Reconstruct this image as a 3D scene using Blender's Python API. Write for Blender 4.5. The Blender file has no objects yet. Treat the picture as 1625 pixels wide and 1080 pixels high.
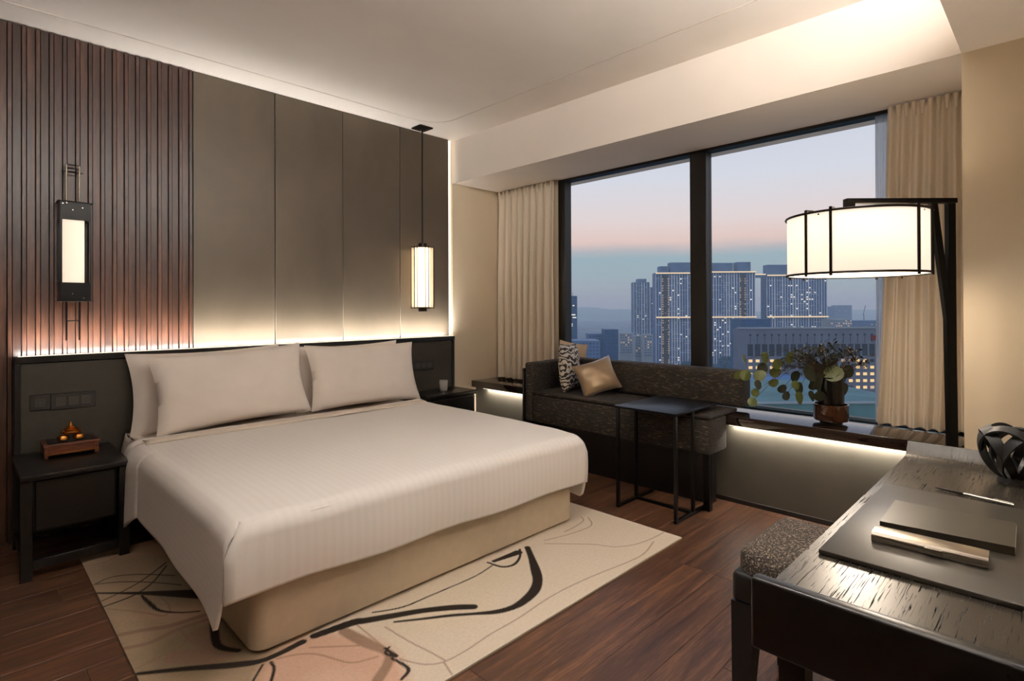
import bpy, bmesh, math, random
from mathutils import Vector, Matrix, noise
R = math.radians
PI = math.pi
sc = bpy.context.scene
col = sc.collection
random.seed(7)

# ------------------------------------------------------------------ camera
YAW, PITCH, ROLL = R(44.9911), R(0.2396), R(-0.2238)
F_PX, CY = 876.41, 484.96
CAM_H = 1.2
fw = Vector((math.cos(YAW) * math.cos(PITCH), math.sin(YAW) * math.cos(PITCH), math.sin(PITCH)))
rt0 = Vector((math.sin(YAW), -math.cos(YAW), 0))
up0 = rt0.cross(fw)
rt = rt0 * math.cos(ROLL) + up0 * math.sin(ROLL)
up = up0 * math.cos(ROLL) - rt0 * math.sin(ROLL)
cam_d = bpy.data.cameras.new('camera')
cam = bpy.data.objects.new('camera', cam_d)
col.objects.link(cam)
mw = Matrix((rt, up, -fw)).transposed().to_4x4()
mw.translation = Vector((0, 0, CAM_H))
cam.matrix_world = mw
cam_d.sensor_width = 36
cam_d.lens = F_PX / 1625 * 36
cam_d.shift_y = (CY - 540) / 1625
cam_d.clip_start = 0.02
cam_d.clip_end = 12000
sc.camera = cam

# ------------------------------------------------------------------ colour management
sc.view_settings.view_transform = 'Standard'
sc.view_settings.look = 'None'
sc.view_settings.gamma = 1.0
sc.view_settings.use_curve_mapping = False
sc.view_settings.exposure = 0.0


def lin(c):
    out = []
    for v in c[:3]:
        v = v / 255.0
        out.append(v / 12.92 if v <= 0.04045 else ((v + 0.055) / 1.055) ** 2.4)
    return (out[0], out[1], out[2], 1.0)


# ------------------------------------------------------------------ world: dusk sky
world = bpy.data.worlds.new('dusk_sky')
sc.world = world
world.use_nodes = True
wn, wl = world.node_tree.nodes, world.node_tree.links
wn.clear()
w_out = wn.new('ShaderNodeOutputWorld')
w_bg = wn.new('ShaderNodeBackground')
w_tc = wn.new('ShaderNodeTexCoord')
w_sep = wn.new('ShaderNodeSeparateXYZ')
w_noise = wn.new('ShaderNodeTexNoise')
w_map = wn.new('ShaderNodeMapping')
w_map.inputs['Scale'].default_value = (2.2, 2.2, 14)
w_noise.inputs['Scale'].default_value = 1.6
w_noise.inputs['Detail'].default_value = 4
w_mad = wn.new('ShaderNodeMath')
w_mad.operation = 'MULTIPLY_ADD'
w_mad.inputs[1].default_value = 0.03
w_ramp = wn.new('ShaderNodeValToRGB')
w_sub = wn.new('ShaderNodeMath')
w_sub.operation = 'SUBTRACT'
w_sub.inputs[1].default_value = 0.015
wl.new(w_tc.outputs['Generated'], w_sep.inputs[0])
wl.new(w_tc.outputs['Generated'], w_map.inputs[0])
wl.new(w_map.outputs[0], w_noise.inputs[0])
wl.new(w_noise.outputs[0], w_mad.inputs[0])
wl.new(w_sep.outputs[2], w_mad.inputs[2])
wl.new(w_mad.outputs[0], w_sub.inputs[0])
wl.new(w_sub.outputs[0], w_ramp.inputs[0])
wl.new(w_ramp.outputs[0], w_bg.inputs[0])
wl.new(w_bg.outputs[0], w_out.inputs[0])
cr = w_ramp.color_ramp
stops = [(0.0, (158, 160, 164)), (0.05, (154, 168, 171)), (0.085, (148, 169, 174)), (0.100, (178, 174, 174)),
         (0.115, (222, 192, 180)), (0.15, (220, 203, 198)), (0.22, (206, 206, 212)), (0.32, (192, 194, 206)), (0.6, (178, 186, 208)), (1.0, (160, 172, 200))]
cr.elements[0].position, cr.elements[0].color = stops[0][0], lin(stops[0][1])
cr.elements[1].position, cr.elements[1].color = stops[-1][0], lin(stops[-1][1])
for p_, c_ in stops[1:-1]:
    e = cr.elements.new(p_)
    e.color = lin(c_)
w_bg.inputs[1].default_value = 1.2
sc.cycles.volume_bounces = 2

WARM = (1.0, 0.80, 0.58)
NEUT = (1.0, 0.93, 0.82)


def area(name, loc, direction, sx, sy, watts, color, spread=PI):
    d = bpy.data.lights.new(name, 'AREA')
    d.shape = 'RECTANGLE'
    d.size, d.size_y = sx, sy
    d.energy = watts
    d.color = color
    d.spread = spread
    o = bpy.data.objects.new(name, d)
    col.objects.link(o)
    o.location = loc
    z = -Vector(direction).normalized()
    x = Vector((1, 0, 0))
    if abs(z.dot(x)) > 0.95:
        x = Vector((0, 1, 0))
    y = z.cross(x).normalized()
    x = y.cross(z)
    m = Matrix((x, y, z)).transposed().to_4x4()
    m.translation = Vector(loc)
    o.matrix_world = m
    return o


def area_y(name, loc, direction, ly, lx, watts, color, spread=PI):
    """area light whose long side runs along Y"""
    o = area(name, loc, direction, ly, lx, watts, color, spread)
    z = -Vector(direction).normalized()
    x = Vector((0, 1, 0))
    y = z.cross(x).normalized()
    x = y.cross(z)
    m = Matrix((x, y, z)).transposed().to_4x4()
    m.translation = Vector(loc)
    o.matrix_world = m
    return o


# concealed LED in the trough of the dropped ceiling over the desk (main room light, bounced off the ceiling)
area('cove_led', (0.45, 0.215, 2.43), (0, 0.55, 0.85), 4.3, 0.05, 134, (1.0, 0.965, 0.925))
# LED behind the headboard cap, grazing the wall
area('headboard_led', (1.63, 3.778, 0.966), (0, 0.42, 1), 2.84, 0.016, 15, (1.0, 0.97, 0.93), R(84))
area('headboard_led', (1.63, 3.786, 0.9665), (0, 0.75, 1), 2.84, 0.010, 15, (1.0, 0.97, 0.93), R(150))
# LED under the window ledge
area_y('ledge_led', (3.348, 0.90, 0.474), (0.35, 0, -1), 1.10, 0.016, 7.5, (1.0, 0.95, 0.88))
area_y('ledge_led', (3.348, 3.34, 0.474), (0.35, 0, -1), 0.68, 0.016, 5.5, (1.0, 0.95, 0.88))

# ------------------------------------------------------------------ materials
class Mat:
    def __init__(s, name):
        s.m = bpy.data.materials.new(name)
        s.m.use_nodes = True
        s.n, s.l = s.m.node_tree.nodes, s.m.node_tree.links
        s.b = s.n['Principled BSDF']

    def set(s, **k):
        for a, v in k.items():
            s.b.inputs[a.replace('_', ' ')].default_value = v
        return s

    def coords(s, kind='Object', scale=(1, 1, 1), rnd=0.0):
        tc = s.n.new('ShaderNodeTexCoord')
        mp = s.n.new('ShaderNodeMapping')
        mp.inputs['Scale'].default_value = scale
        s.l.new(tc.outputs[kind], mp.inputs[0])
        if rnd:
            oi = s.n.new('ShaderNodeObjectInfo')
            mu = s.n.new('ShaderNodeVectorMath')
            mu.operation = 'SCALE'
            mu.inputs[0].default_value = (rnd, rnd * 1.7, rnd * 0.6)
            s.l.new(oi.outputs['Random'], mu.inputs['Scale'])
            s.l.new(mu.outputs[0], mp.inputs['Location'])
        return mp.outputs[0]

    def noise(s, co, scale, detail=4, rough=0.55, dist=0.0):
        t = s.n.new('ShaderNodeTexNoise')
        t.inputs['Scale'].default_value = scale
        t.inputs['Detail'].default_value = detail
        t.inputs['Roughness'].default_value = rough
        t.inputs['Distortion'].default_value = dist
        s.l.new(co, t.inputs['Vector'])
        return t.outputs[0]

    def ramp(s, fac, stops):
        r = s.n.new('ShaderNodeValToRGB')
        c = r.color_ramp
        c.elements[0].position, c.elements[0].color = stops[0][0], lin(stops[0][1])
        c.elements[1].position, c.elements[1].color = stops[-1][0], lin(stops[-1][1])
        for p, cc in stops[1:-1]:
            c.elements.new(p).color = lin(cc)
        s.l.new(fac, r.inputs[0])
        return r.outputs[0]

    def color(s, out):
        s.l.new(out, s.b.inputs['Base Color'])
        return s

    def bump(s, out, strength=0.2, dist=0.002):
        b = s.n.new('ShaderNodeBump')
        b.inputs['Strength'].default_value = strength
        b.inputs['Distance'].default_value = dist
        s.l.new(out, b.inputs['Height'])
        s.l.new(b.outputs[0], s.b.inputs['Normal'])
        return s

    def rough_range(s, fac, lo, hi):
        m = s.n.new('ShaderNodeMapRange')
        m.inputs['To Min'].default_value = lo
        m.inputs['To Max'].default_value = hi
        s.l.new(fac, m.inputs[0])
        s.l.new(m.outputs[0], s.b.inputs['Roughness'])
        return s


def plain(name, c, rough=0.5, metal=0.0, var=0.06, scale=8, bump=0.0, **k):
    a = Mat(name)
    a.set(Roughness=rough, Metallic=metal, **k)
    co = a.coords()
    n = a.noise(co, scale)
    lo = tuple(max(0, v * (1 - var)) for v in c)
    hi = tuple(min(255, v * (1 + var)) for v in c)
    a.color(a.ramp(n, [(0.3, lo), (0.7, hi)]))
    if bump:
        a.bump(n, bump)
    return a.m


def emit(name, c, strength, base=(200, 190, 175)):
    a = Mat(name)
    a.set(Base_Color=lin(base), Roughness=0.6)
    a.b.inputs['Emission Color'].default_value = lin(c)
    a.b.inputs['Emission Strength'].default_value = strength
    return a.m


def wood(name, c1, c2, c3, grain=(1, 18, 18), scale=3.0, rough=(0.35, 0.55), rnd=9.0, bump=0.15, tone=0.0, kind='Object'):
    a = Mat(name)
    co = a.coords(kind, grain, rnd)
    n1 = a.noise(co, scale, 6, 0.62, 0.6)
    n2 = a.noise(co, scale * 5, 3, 0.6)
    mx = a.n.new('ShaderNodeMath')
    mx.operation = 'MULTIPLY_ADD'
    mx.inputs[1].default_value = 0.35
    a.l.new(n2, mx.inputs[0])
    sc_ = a.n.new('ShaderNodeMath')
    sc_.operation = 'MULTIPLY'
    sc_.inputs[1].default_value = 0.65
    a.l.new(n1, sc_.inputs[0])
    a.l.new(sc_.outputs[0], mx.inputs[2])
    out = a.ramp(mx.outputs[0], [(0.32, c1), (0.5, c2), (0.68, c3)])
    if tone:
        oi = a.n.new('ShaderNodeObjectInfo')
        mr = a.n.new('ShaderNodeMapRange')
        mr.inputs['To Min'].default_value = 1 - tone
        mr.inputs['To Max'].default_value = 1 + tone
        a.l.new(oi.outputs['Random'], mr.inputs[0])
        hs = a.n.new('ShaderNodeHueSaturation')
        a.l.new(out, hs.inputs['Color'])
        a.l.new(mr.outputs[0], hs.inputs['Value'])
        out = hs.outputs[0]
    a.color(out)
    a.rough_range(mx.outputs[0], rough[0], rough[1])
    a.bump(mx.outputs[0], bump, 0.002)
    return a.m


M = {}
M['ceiling'] = plain('ceiling_paint', (232, 223, 213), 0.9, var=0.01, scale=3)
M['beam'] = plain('beam_paint', (230, 219, 207), 0.9, var=0.01, scale=3)
M['cream'] = plain('cream_wall_paint', (214, 197, 170), 0.85, var=0.02, scale=2)
M['dark_paint'] = plain('dark_side_wall', (120, 108, 92), 0.85, var=0.02, scale=2)
M['groove'] = plain('shadow_gap', (196, 184, 170), 0.9)
M['plank'] = wood('walnut_plank', (38, 23, 15), (78, 51, 35), (124, 84, 57), (1.0, 16, 16), 2.6, (0.3, 0.5), 23.0, 0.12, 0.18)
M['subfloor'] = plain('subfloor_dark', (26, 18, 14), 0.9)
M['slat'] = wood('walnut_slat', (32, 18, 12), (58, 35, 24), (88, 54, 36), (20, 20, 1.1), 2.0, (0.28, 0.45), 31.0, 0.1, 0.28)
M['slat_back'] = plain('slat_backing', (16, 10, 8), 0.8)
M['frame_black'] = plain('black_aluminium', (20, 17, 15), 0.4, var=0.1)
M['black_wood'] = wood('black_stained_wood', (7, 6, 5), (12, 10, 9), (19, 16, 14), (2, 16, 16), 3.0, (0.22, 0.38), 5.0, 0.08)
a = Mat('dark_oak_desk')
co = a.coords('Object', (5, 165, 20))
n1 = a.noise(co, 2.2, 3, 0.55, 0.9)
n2 = a.noise(a.coords('Object', (1.2, 6, 6)), 3, 3)
a.color(a.ramp(n1, [(0.33, (9, 8, 7)), (0.40, (44, 39, 32)), (0.7, (58, 52, 43))]))
mr = a.n.new('ShaderNodeMapRange')
mr.inputs['From Min'].default_value = 0.33
mr.inputs['From Max'].default_value = 0.40
mr.inputs['To Min'].default_value = 0.95
mr.inputs['To Max'].default_value = 0.27
a.l.new(n1, mr.inputs[0])
a.l.new(mr.outputs[0], a.b.inputs['Roughness'])
mr2 = a.n.new('ShaderNodeMapRange')
mr2.inputs['From Min'].default_value = 0.33
mr2.inputs['From Max'].default_value = 0.40
mr2.inputs['To Min'].default_value = 0.05
mr2.inputs['To Max'].default_value = 0.5
a.l.new(n1, mr2.inputs[0])
a.l.new(mr2.outputs[0], a.b.inputs['Specular IOR Level'])
a.bump(mr2.outputs[0], 0.35, 0.0008)
M['desk_wood'] = a.m
M['ledge'] = wood('glossy_dark_ledge', (22, 15, 12), (34, 24, 20), (44, 32, 26), (14, 2, 14), 3.0, (0.02, 0.04), 3.0, 0.0)
M['ledge'].node_tree.nodes['Principled BSDF'].inputs['IOR'].default_value = 2.0
M['leather_panel'] = None
a = Mat('bronze_leather_wall_panel')
co = a.coords('Object', (1, 1, 0.6), 17.0)
n = a.noise(co, 2.2, 5, 0.55, 0.4)
a.color(a.ramp(n, [(0.3, (72, 63, 51)), (0.7, (86, 75, 61))]))
a.set(Metallic=0.25)
a.rough_range(n, 0.36, 0.48)
a.bump(a.noise(co, 60, 3), 0.05, 0.001)
M['leather_panel'] = a.m
M['headboard'] = plain('dark_leather_headboard', (42, 37, 26), 0.6, var=0.08, scale=30, bump=0.05)
M['under_wall'] = plain('grey_plaster_under_ledge', (66, 61, 51), 0.5, var=0.07, scale=4)
M['metal_dark'] = plain('dark_bronze_metal', (34, 28, 23), 0.35, 0.8, var=0.1)
M['metal_black'] = plain('black_steel', (13, 12, 11), 0.35, 0.6, var=0.08)
M['steel'] = plain('brushed_steel', (196, 188, 176), 0.24, 1.0, var=0.015, scale=6)
M['brass'] = plain('polished_brass', (214, 148, 72), 0.22, 1.0, var=0.12, scale=30)
M['copper_wood'] = wood('reddish_wood', (44, 20, 12), (86, 44, 28), (120, 68, 44), (3, 20, 20), 3, (0.25, 0.4), 3, 0.05)
M['plastic_dark'] = plain('dark_plastic_plate', (30, 27, 23), 0.4, var=0.05)
M['plastic_key'] = plain('grey_plastic_key', (52, 48, 42), 0.45, var=0.05)
M['linen'] = None
a = Mat('white_stripe_linen')
uv = a.n.new('ShaderNodeTexCoord')
wv = a.n.new('ShaderNodeTexWave')
wv.wave_type = 'BANDS'
wv.bands_direction = 'X'
wv.inputs['Scale'].default_value = 9.5
wv.inputs['Distortion'].default_value = 0.0
a.l.new(uv.outputs['UV'], wv.inputs['Vector'])
a.color(a.ramp(wv.outputs['Fac'], [(0.35, (234, 226, 219)), (0.65, (236, 229, 222))]))
a.set(Roughness=0.75)
a.set(Sheen_Weight=0.15)
co = a.coords('Object')
a.bump(a.noise(co, 5, 3), 0.12, 0.02)
M['linen'] = a.m
M['pillow'] = plain('white_pillow_cotton', (233, 221, 210), 0.8, var=0.015, scale=6, bump=0.06, Sheen_Weight=0.15)
M['sheet'] = plain('white_sheet', (222, 208, 192), 0.8, var=0.02)
M['bed_base'] = plain('beige_leatherette', (208, 192, 168), 0.5, var=0.02, scale=20, bump=0.02)
M['curtain'] = None
a = Mat('beige_curtain_cloth')
a.set(Base_Color=lin((238, 224, 203)), Roughness=0.9, Sheen_Weight=0.2)
tr = a.n.new('ShaderNodeBsdfTranslucent')
tr.inputs[0].default_value = lin((238, 224, 203))
mx = a.n.new('ShaderNodeMixShader')
mx.inputs[0].default_value = 0.22
a.l.new(a.b.outputs[0], mx.inputs[1])
a.l.new(tr.outputs[0], mx.inputs[2])
a.l.new(mx.outputs[0], a.n['Material Output'].inputs[0])
a.bump(a.noise(a.coords('Object', (60, 60, 4)), 6, 2), 0.1, 0.002)
M['curtain'] = a.m
a = Mat('grey_sheer_cloth')
a.set(Base_Color=lin((196, 204, 214)), Roughness=0.9)
tr = a.n.new('ShaderNodeBsdfTranslucent')
tr.inputs[0].default_value = lin((214, 222, 232))
mx = a.n.new('ShaderNodeMixShader')
mx.inputs[0].default_value = 0.6
a.l.new(a.b.outputs[0], mx.inputs[1])
a.l.new(tr.outputs[0], mx.inputs[2])
tp = a.n.new('ShaderNodeBsdfTransparent')
m2 = a.n.new('ShaderNodeMixShader')
m2.inputs[0].default_value = 0.4
a.l.new(mx.outputs[0], m2.inputs[1])
a.l.new(tp.outputs[0], m2.inputs[2])
a.l.new(m2.outputs[0], a.n['Material Output'].inputs[0])
M['sheer'] = a.m


def streak(name, c1, c2, c3, scale, stretch, lo=0.55, hi=0.72, rough=0.8, bump=0.5):
    a = Mat(name)
    co = a.coords('Object', stretch)
    n = a.noise(co, scale, 4, 0.7, 0.2)
    a.color(a.ramp(n, [(0.35, c1), (lo, c2), (hi, c3)]))
    a.set(Roughness=rough)
    a.bump(n, bump, 0.004)
    return a.m


M['sofa'] = streak('dark_chenille', (16, 13, 10), (36, 29, 22), (138, 118, 92), 26, (5, 1, 6), 0.56, 0.74)
M['boucle'] = streak('speckled_boucle', (26, 21, 17), (52, 43, 36), (184, 166, 146), 190, (1, 1, 1), 0.52, 0.70, 0.9, 0.8)
M['leather_black'] = plain('black_leather', (15, 14, 13), 0.45, var=0.1, scale=40, bump=0.04)
M['gold_satin'] = plain('gold_satin', (150, 126, 96), 0.32, 0.25, var=0.06, scale=6, Sheen_Weight=0.4)
M['beige_cushion'] = plain('pale_beige_cotton', (206, 186, 164), 0.8, var=0.02)
a = Mat('black_and_white_brush_print')
co = a.coords('Object', (1, 1, 1))
wv = a.n.new('ShaderNodeTexWave')
wv.wave_type = 'RINGS'
wv.inputs['Scale'].default_value = 11
wv.inputs['Distortion'].default_value = 9
wv.inputs['Detail'].default_value = 3
wv.inputs['Detail Scale'].default_value = 2.0
a.l.new(co, wv.inputs['Vector'])
a.color(a.ramp(wv.outputs['Fac'], [(0.42, (28, 26, 24)), (0.52, (204, 192, 176))]))
a.set(Roughness=0.8)
M['print_cushion'] = a.m
M['shade_glow'] = emit('lit_linen_shade', (255, 238, 214), 0.98, (225, 210, 188))
M['opal_glow'] = emit('lit_opal_glass', (255, 226, 190), 4.2)
M['sconce_glow'] = emit('lit_sconce_glass', (255, 234, 208), 0.85)
M['led_glow'] = emit('led_tape', (255, 240, 215), 1.6)
M['bulb_glow'] = emit('lit_bulb', (255, 228, 190), 6.0)
M['fill_light_glow'] = emit('lit_fill_light', (255, 236, 208), 8.0)


def glassmat(name, tint, gloss=0.06, rough=0.02):
    m = bpy.data.materials.new(name)
    m.use_nodes = True
    n, l = m.node_tree.nodes, m.node_tree.links
    n.clear()
    o = n.new('ShaderNodeOutputMaterial')
    t = n.new('ShaderNodeBsdfTransparent')
    t.inputs[0].default_value = tint
    g = n.new('ShaderNodeBsdfGlossy')
    g.inputs['Roughness'].default_value = rough
    fr = n.new('ShaderNodeLayerWeight')
    fr.inputs[0].default_value = gloss
    mx = n.new('ShaderNodeMixShader')
    l.new(fr.outputs['Fresnel'], mx.inputs[0])
    l.new(t.outputs[0], mx.inputs[1])
    l.new(g.outputs[0], mx.inputs[2])
    l.new(mx.outputs[0], o.inputs[0])
    return m


M['window_glass'] = glassmat('window_glass', (0.96, 0.98, 1.0, 1), 0.03)
M['clear_glass'] = plain('clear_drinking_glass', (235, 232, 226), 0.06, var=0.0, Alpha=0.30)
a = Mat('frosted_lantern_glass')
a.set(Base_Color=lin((235, 222, 200)), Roughness=0.4)
tr = a.n.new('ShaderNodeBsdfTranslucent')
tr.inputs[0].default_value = lin((244, 230, 206))
tp = a.n.new('ShaderNodeBsdfTransparent')
m1 = a.n.new('ShaderNodeMixShader')
m1.inputs[0].default_value = 0.75
a.l.new(a.b.outputs[0], m1.inputs[1])
a.l.new(tr.outputs[0], m1.inputs[2])
m2 = a.n.new('ShaderNodeMixShader')
m2.inputs[0].default_value = 0.55
a.l.new(m1.outputs[0], m2.inputs[1])
a.l.new(tp.outputs[0], m2.inputs[2])
a.l.new(m2.outputs[0], a.n['Material Output'].inputs[0])
M['lantern_glass'] = a.m
M['amber_glass'] = plain('smoked_amber_glass', (58, 32, 17), 0.05, var=0.35, scale=14, IOR=1.9)
M['dark_glass'] = plain('dark_glass', (14, 13, 11), 0.12, var=0.05)
M['leaf'] = plain('eucalyptus_leaf', (72, 80, 38), 0.5, var=0.25, scale=12)
M['leaf_dark'] = plain('dark_leaf', (30, 34, 20), 0.6, var=0.3, scale=20)
M['twig'] = plain('brown_twig', (48, 40, 26), 0.8, var=0.2, scale=20)
M['bud'] = plain('pale_flower_bud', (176, 160, 128), 0.7, var=0.2, scale=30)
M['book_cover'] = plain('olive_grey_book_cover', (50, 46, 36), 0.36, var=0.04, scale=20)
M['paper'] = plain('white_page_edge', (216, 206, 188), 0.8, var=0.03, scale=60)
M['desk_pad'] = plain('grey_leather_desk_pad', (54, 49, 41), 0.34, var=0.03, scale=40, bump=0.02)
M['resin_black'] = plain('matt_black_resin', (26, 24, 22), 0.5, var=0.06)


# ------------------------------------------------------------------ mesh helpers
class MB:
    def __init__(s):
        s.bm = bmesh.new()
        s.uv = None

    def box(s, x0, x1, y0, y1, z0, z1, bev=0.0, seg=2):
        r = bmesh.ops.create_cube(s.bm, size=1.0)
        vs = r['verts']
        for v in vs:
            v.co = Vector(((x0 + x1) / 2 + v.co.x * (x1 - x0), (y0 + y1) / 2 + v.co.y * (y1 - y0), (z0 + z1) / 2 + v.co.z * (z1 - z0)))
        if bev:
            es = list({e for v in vs for e in v.link_edges})
            bmesh.ops.bevel(s.bm, geom=es, offset=bev, segments=seg, profile=0.5, affect='EDGES')
        return s

    def frustum(s, c0, s0, c1, s1):
        """tapered square bar from centre c0 (size s0) to c1 (size s1); sizes are (sx, sy)"""
        vs = []
        for c, (a_, b_) in ((c0, s0), (c1, s1)):
            for dx, dy in ((-1, -1), (1, -1), (1, 1), (-1, 1)):
                vs.append(s.bm.verts.new((c[0] + dx * a_ / 2, c[1] + dy * b_ / 2, c[2])))
        for f in ((3, 2, 1, 0), (4, 5, 6, 7), (0, 1, 5, 4), (1, 2, 6, 5), (2, 3, 7, 6), (3, 0, 4, 7)):
            s.bm.faces.new([vs[i] for i in f])
        return s

    def tube(s, pts, r, seg=10, closed=False, cap=True, flat=None):
        """round (or flat=(w,t) rectangular) sweep along points; r may be a list"""
        pts = [Vector(p) for p in pts]
        n = len(pts)
        rings = []
        prev = None
        for i, p in enumerate(pts):
            if closed:
                t = pts[(i + 1) % n] - pts[i - 1]
            else:
                t = pts[min(i + 1, n - 1)] - pts[max(i - 1, 0)]
            t.normalize()
            if prev is None:
                ref = Vector((0, 0, 1)) if abs(t.z) < 0.9 else Vector((1, 0, 0))
                nx = t.cross(ref).normalized()
            else:
                nx = (prev - t * prev.dot(t)).normalized()
            prev = nx
            ny = t.cross(nx).normalized()
            rr = r[i] if isinstance(r, (list, tuple)) else r
            ring = []
            if flat:
                for a_, b_ in ((-1, -1), (1, -1), (1, 1), (-1, 1)):
                    ring.append(s.bm.verts.new(p + nx * a_ * flat[0] / 2 + ny * b_ * flat[1] / 2))
            else:
                for k in range(seg):
                    an = 2 * PI * k / seg
                    ring.append(s.bm.verts.new(p + (nx * math.cos(an) + ny * math.sin(an)) * rr))
            rings.append(ring)
        m = len(rings[0])
        for i in range(n if closed else n - 1):
            a_, b_ = rings[i], rings[(i + 1) % n]
            for k in range(m):
                s.bm.faces.new((a_[k], a_[(k + 1) % m], b_[(k + 1) % m], b_[k]))
        if cap and not closed:
            s.bm.faces.new(rings[0][::-1])
            s.bm.faces.new(rings[-1])
        return s

    def lathe(s, prof, c=(0, 0, 0), seg=32, a0=0.0, a1=2 * PI, close=None):
        full = abs(a1 - a0 - 2 * PI) < 1e-6
        m = seg if full else seg + 1
        rings = []
        for r, z in prof:
            if r < 1e-6:
                rings.append([s.bm.verts.new((c[0], c[1], c[2] + z))])
            else:
                rings.append([s.bm.verts.new((c[0] + r * math.cos(a0 + (a1 - a0) * k / seg), c[1] + r * math.sin(a0 + (a1 - a0) * k / seg), c[2] + z)) for k in range(m)])
        for i in range(len(rings) - 1):
            a_, b_ = rings[i], rings[i + 1]
            for k in range(seg):
                k2 = (k + 1) % m
                if len(a_) == 1 and len(b_) == 1:
                    continue
                if len(a_) == 1:
                    s.bm.faces.new((a_[0], b_[k2], b_[k]))
                elif len(b_) == 1:
                    s.bm.faces.new((a_[k], a_[k2], b_[0]))
                else:
                    s.bm.faces.new((a_[k], a_[k2], b_[k2], b_[k]))
        return s

    def prism(s, poly, axis, lo, hi):
        """poly: list of 2-D points in the plane normal to axis ('x': (y,z), 'y': (x,z), 'z': (x,y))"""
        def mk(p, t):
            if axis == 'x':
                return (t, p[0], p[1])
            if axis == 'y':
                return (p[0], t, p[1])
            return (p[0], p[1], t)
        a_ = [s.bm.verts.new(mk(p, lo)) for p in poly]
        b_ = [s.bm.verts.new(mk(p, hi)) for p in poly]
        n = len(poly)
        s.bm.faces.new(a_[::-1])
        s.bm.faces.new(b_)
        for i in range(n):
            s.bm.faces.new((a_[i], a_[(i + 1) % n], b_[(i + 1) % n], b_[i]))
        return s

    def grid(s, f, nu, nv, uvf=None, wrap=False):
        if uvf and s.uv is None:
            s.uv = s.bm.loops.layers.uv.new('UVMap')
        vs = [[s.bm.verts.new(f(i / nu, j / nv)) for j in range(nv + 1)] for i in range(nu + 1)]
        for i in range(nu):
            for j in range(nv):
                fc = s.bm.faces.new((vs[i][j], vs[i + 1][j], vs[i + 1][j + 1], vs[i][j + 1]))
                if uvf:
                    for lp, (ii, jj) in zip(fc.loops, ((i, j), (i + 1, j), (i + 1, j + 1), (i, j + 1))):
                        lp[s.uv].uv = uvf(ii / nu, jj / nv)
        return s

    def mesh(s, name, mat, offset=None, angle=38):
        if offset is not None:
            bmesh.ops.translate(s.bm, verts=s.bm.verts, vec=-Vector(offset))
        bmesh.ops.recalc_face_normals(s.bm, faces=s.bm.faces)
        me = bpy.data.meshes.new(name)
        s.bm.to_mesh(me)
        s.bm.free()
        for p in me.polygons:
            p.use_smooth = True
        me.set_sharp_from_angle(angle=R(angle))
        if mat:
            me.materials.append(M[mat] if isinstance(mat, str) else mat)
        return me

    def build(s, name, mat, parent=None, local=False, label=None, angle=38, kind=None):
        off = None
        if parent is not None and not local:
            p = parent
            while p.parent is not None:
                p = p.parent
            off = p.location.copy()
        me = s.mesh(name, mat, off, angle)
        o = bpy.data.objects.new(name, me)
        col.objects.link(o)
        if parent is not None:
            o.parent = parent
        if label:
            o['label'] = label
        if kind:
            o['kind'] = kind
        return o


def tag(o, label, cat, group=None, kind=None):
    o['label'] = label
    o['category'] = cat
    if group:
        o['group'] = group
    if kind:
        o['kind'] = kind
    return o


def thing(name, label, cat, loc=(0, 0, 0), rz=0.0, group=None, kind=None):
    o = bpy.data.objects.new(name, None)
    col.objects.link(o)
    o.empty_display_size = 0.05
    o.location = loc
    o.rotation_euler = (0, 0, rz)
    return tag(o, label, cat, group, kind)


def inst(me, name, parent, loc=(0, 0, 0), rot=(0, 0, 0), scale=(1, 1, 1)):
    o = bpy.data.objects.new(name, me)
    col.objects.link(o)
    o.parent = parent
    o.location, o.rotation_euler, o.scale = loc, rot, scale
    return o


def struct(mb, name, mat, label, cat, parent=None):
    o = mb.build(name, mat, parent)
    return tag(o, label, cat, kind='structure')


# ------------------------------------------------------------------ room shell
YW, ZC, ZS = 3.847, 2.693, 2.313         # headboard wall face, ceiling, soffit under the beam
XB, XU, XLEDGE, XG = 3.118, 3.372, 3.318, 3.75   # beam face, wall under the ledge, ledge front, glass
XMIN, YMIN = -1.8, -1.0
YR = 0.313                               # edge of the dropped ceiling / right jamb of the window bay

fl = struct(MB().box(XMIN, XU + 0.1, YMIN, YW + 0.05, -0.10, -0.018), 'floor', 'subfloor', 'dark walnut plank floor around the rug', 'floor')
PW = 0.151
plank_meshes = {}


def plank_mesh(L):
    if L not in plank_meshes:
        plank_meshes[L] = MB().box(0, L - 0.0015, 0, PW - 0.0008, -0.018, 0, 0.0012, 1).mesh('plank', 'plank')
    return plank_meshes[L]


row = 0
y = YMIN
while y < YW - 0.02:
    x = XMIN - random.choice((0, 0.3, 0.6, 0.9))
    while x < XU - 0.02:
        L = random.choice((0.9, 1.2, 1.5))
        x1 = min(x + L, XU)
        Lr = round(x1 - max(x, XMIN), 3)
        if Lr > 0.02:
            inst(plank_mesh(Lr), 'plank', fl, (max(x, XMIN), y, 0))
        x += L
    y += PW
    row += 1

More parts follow.
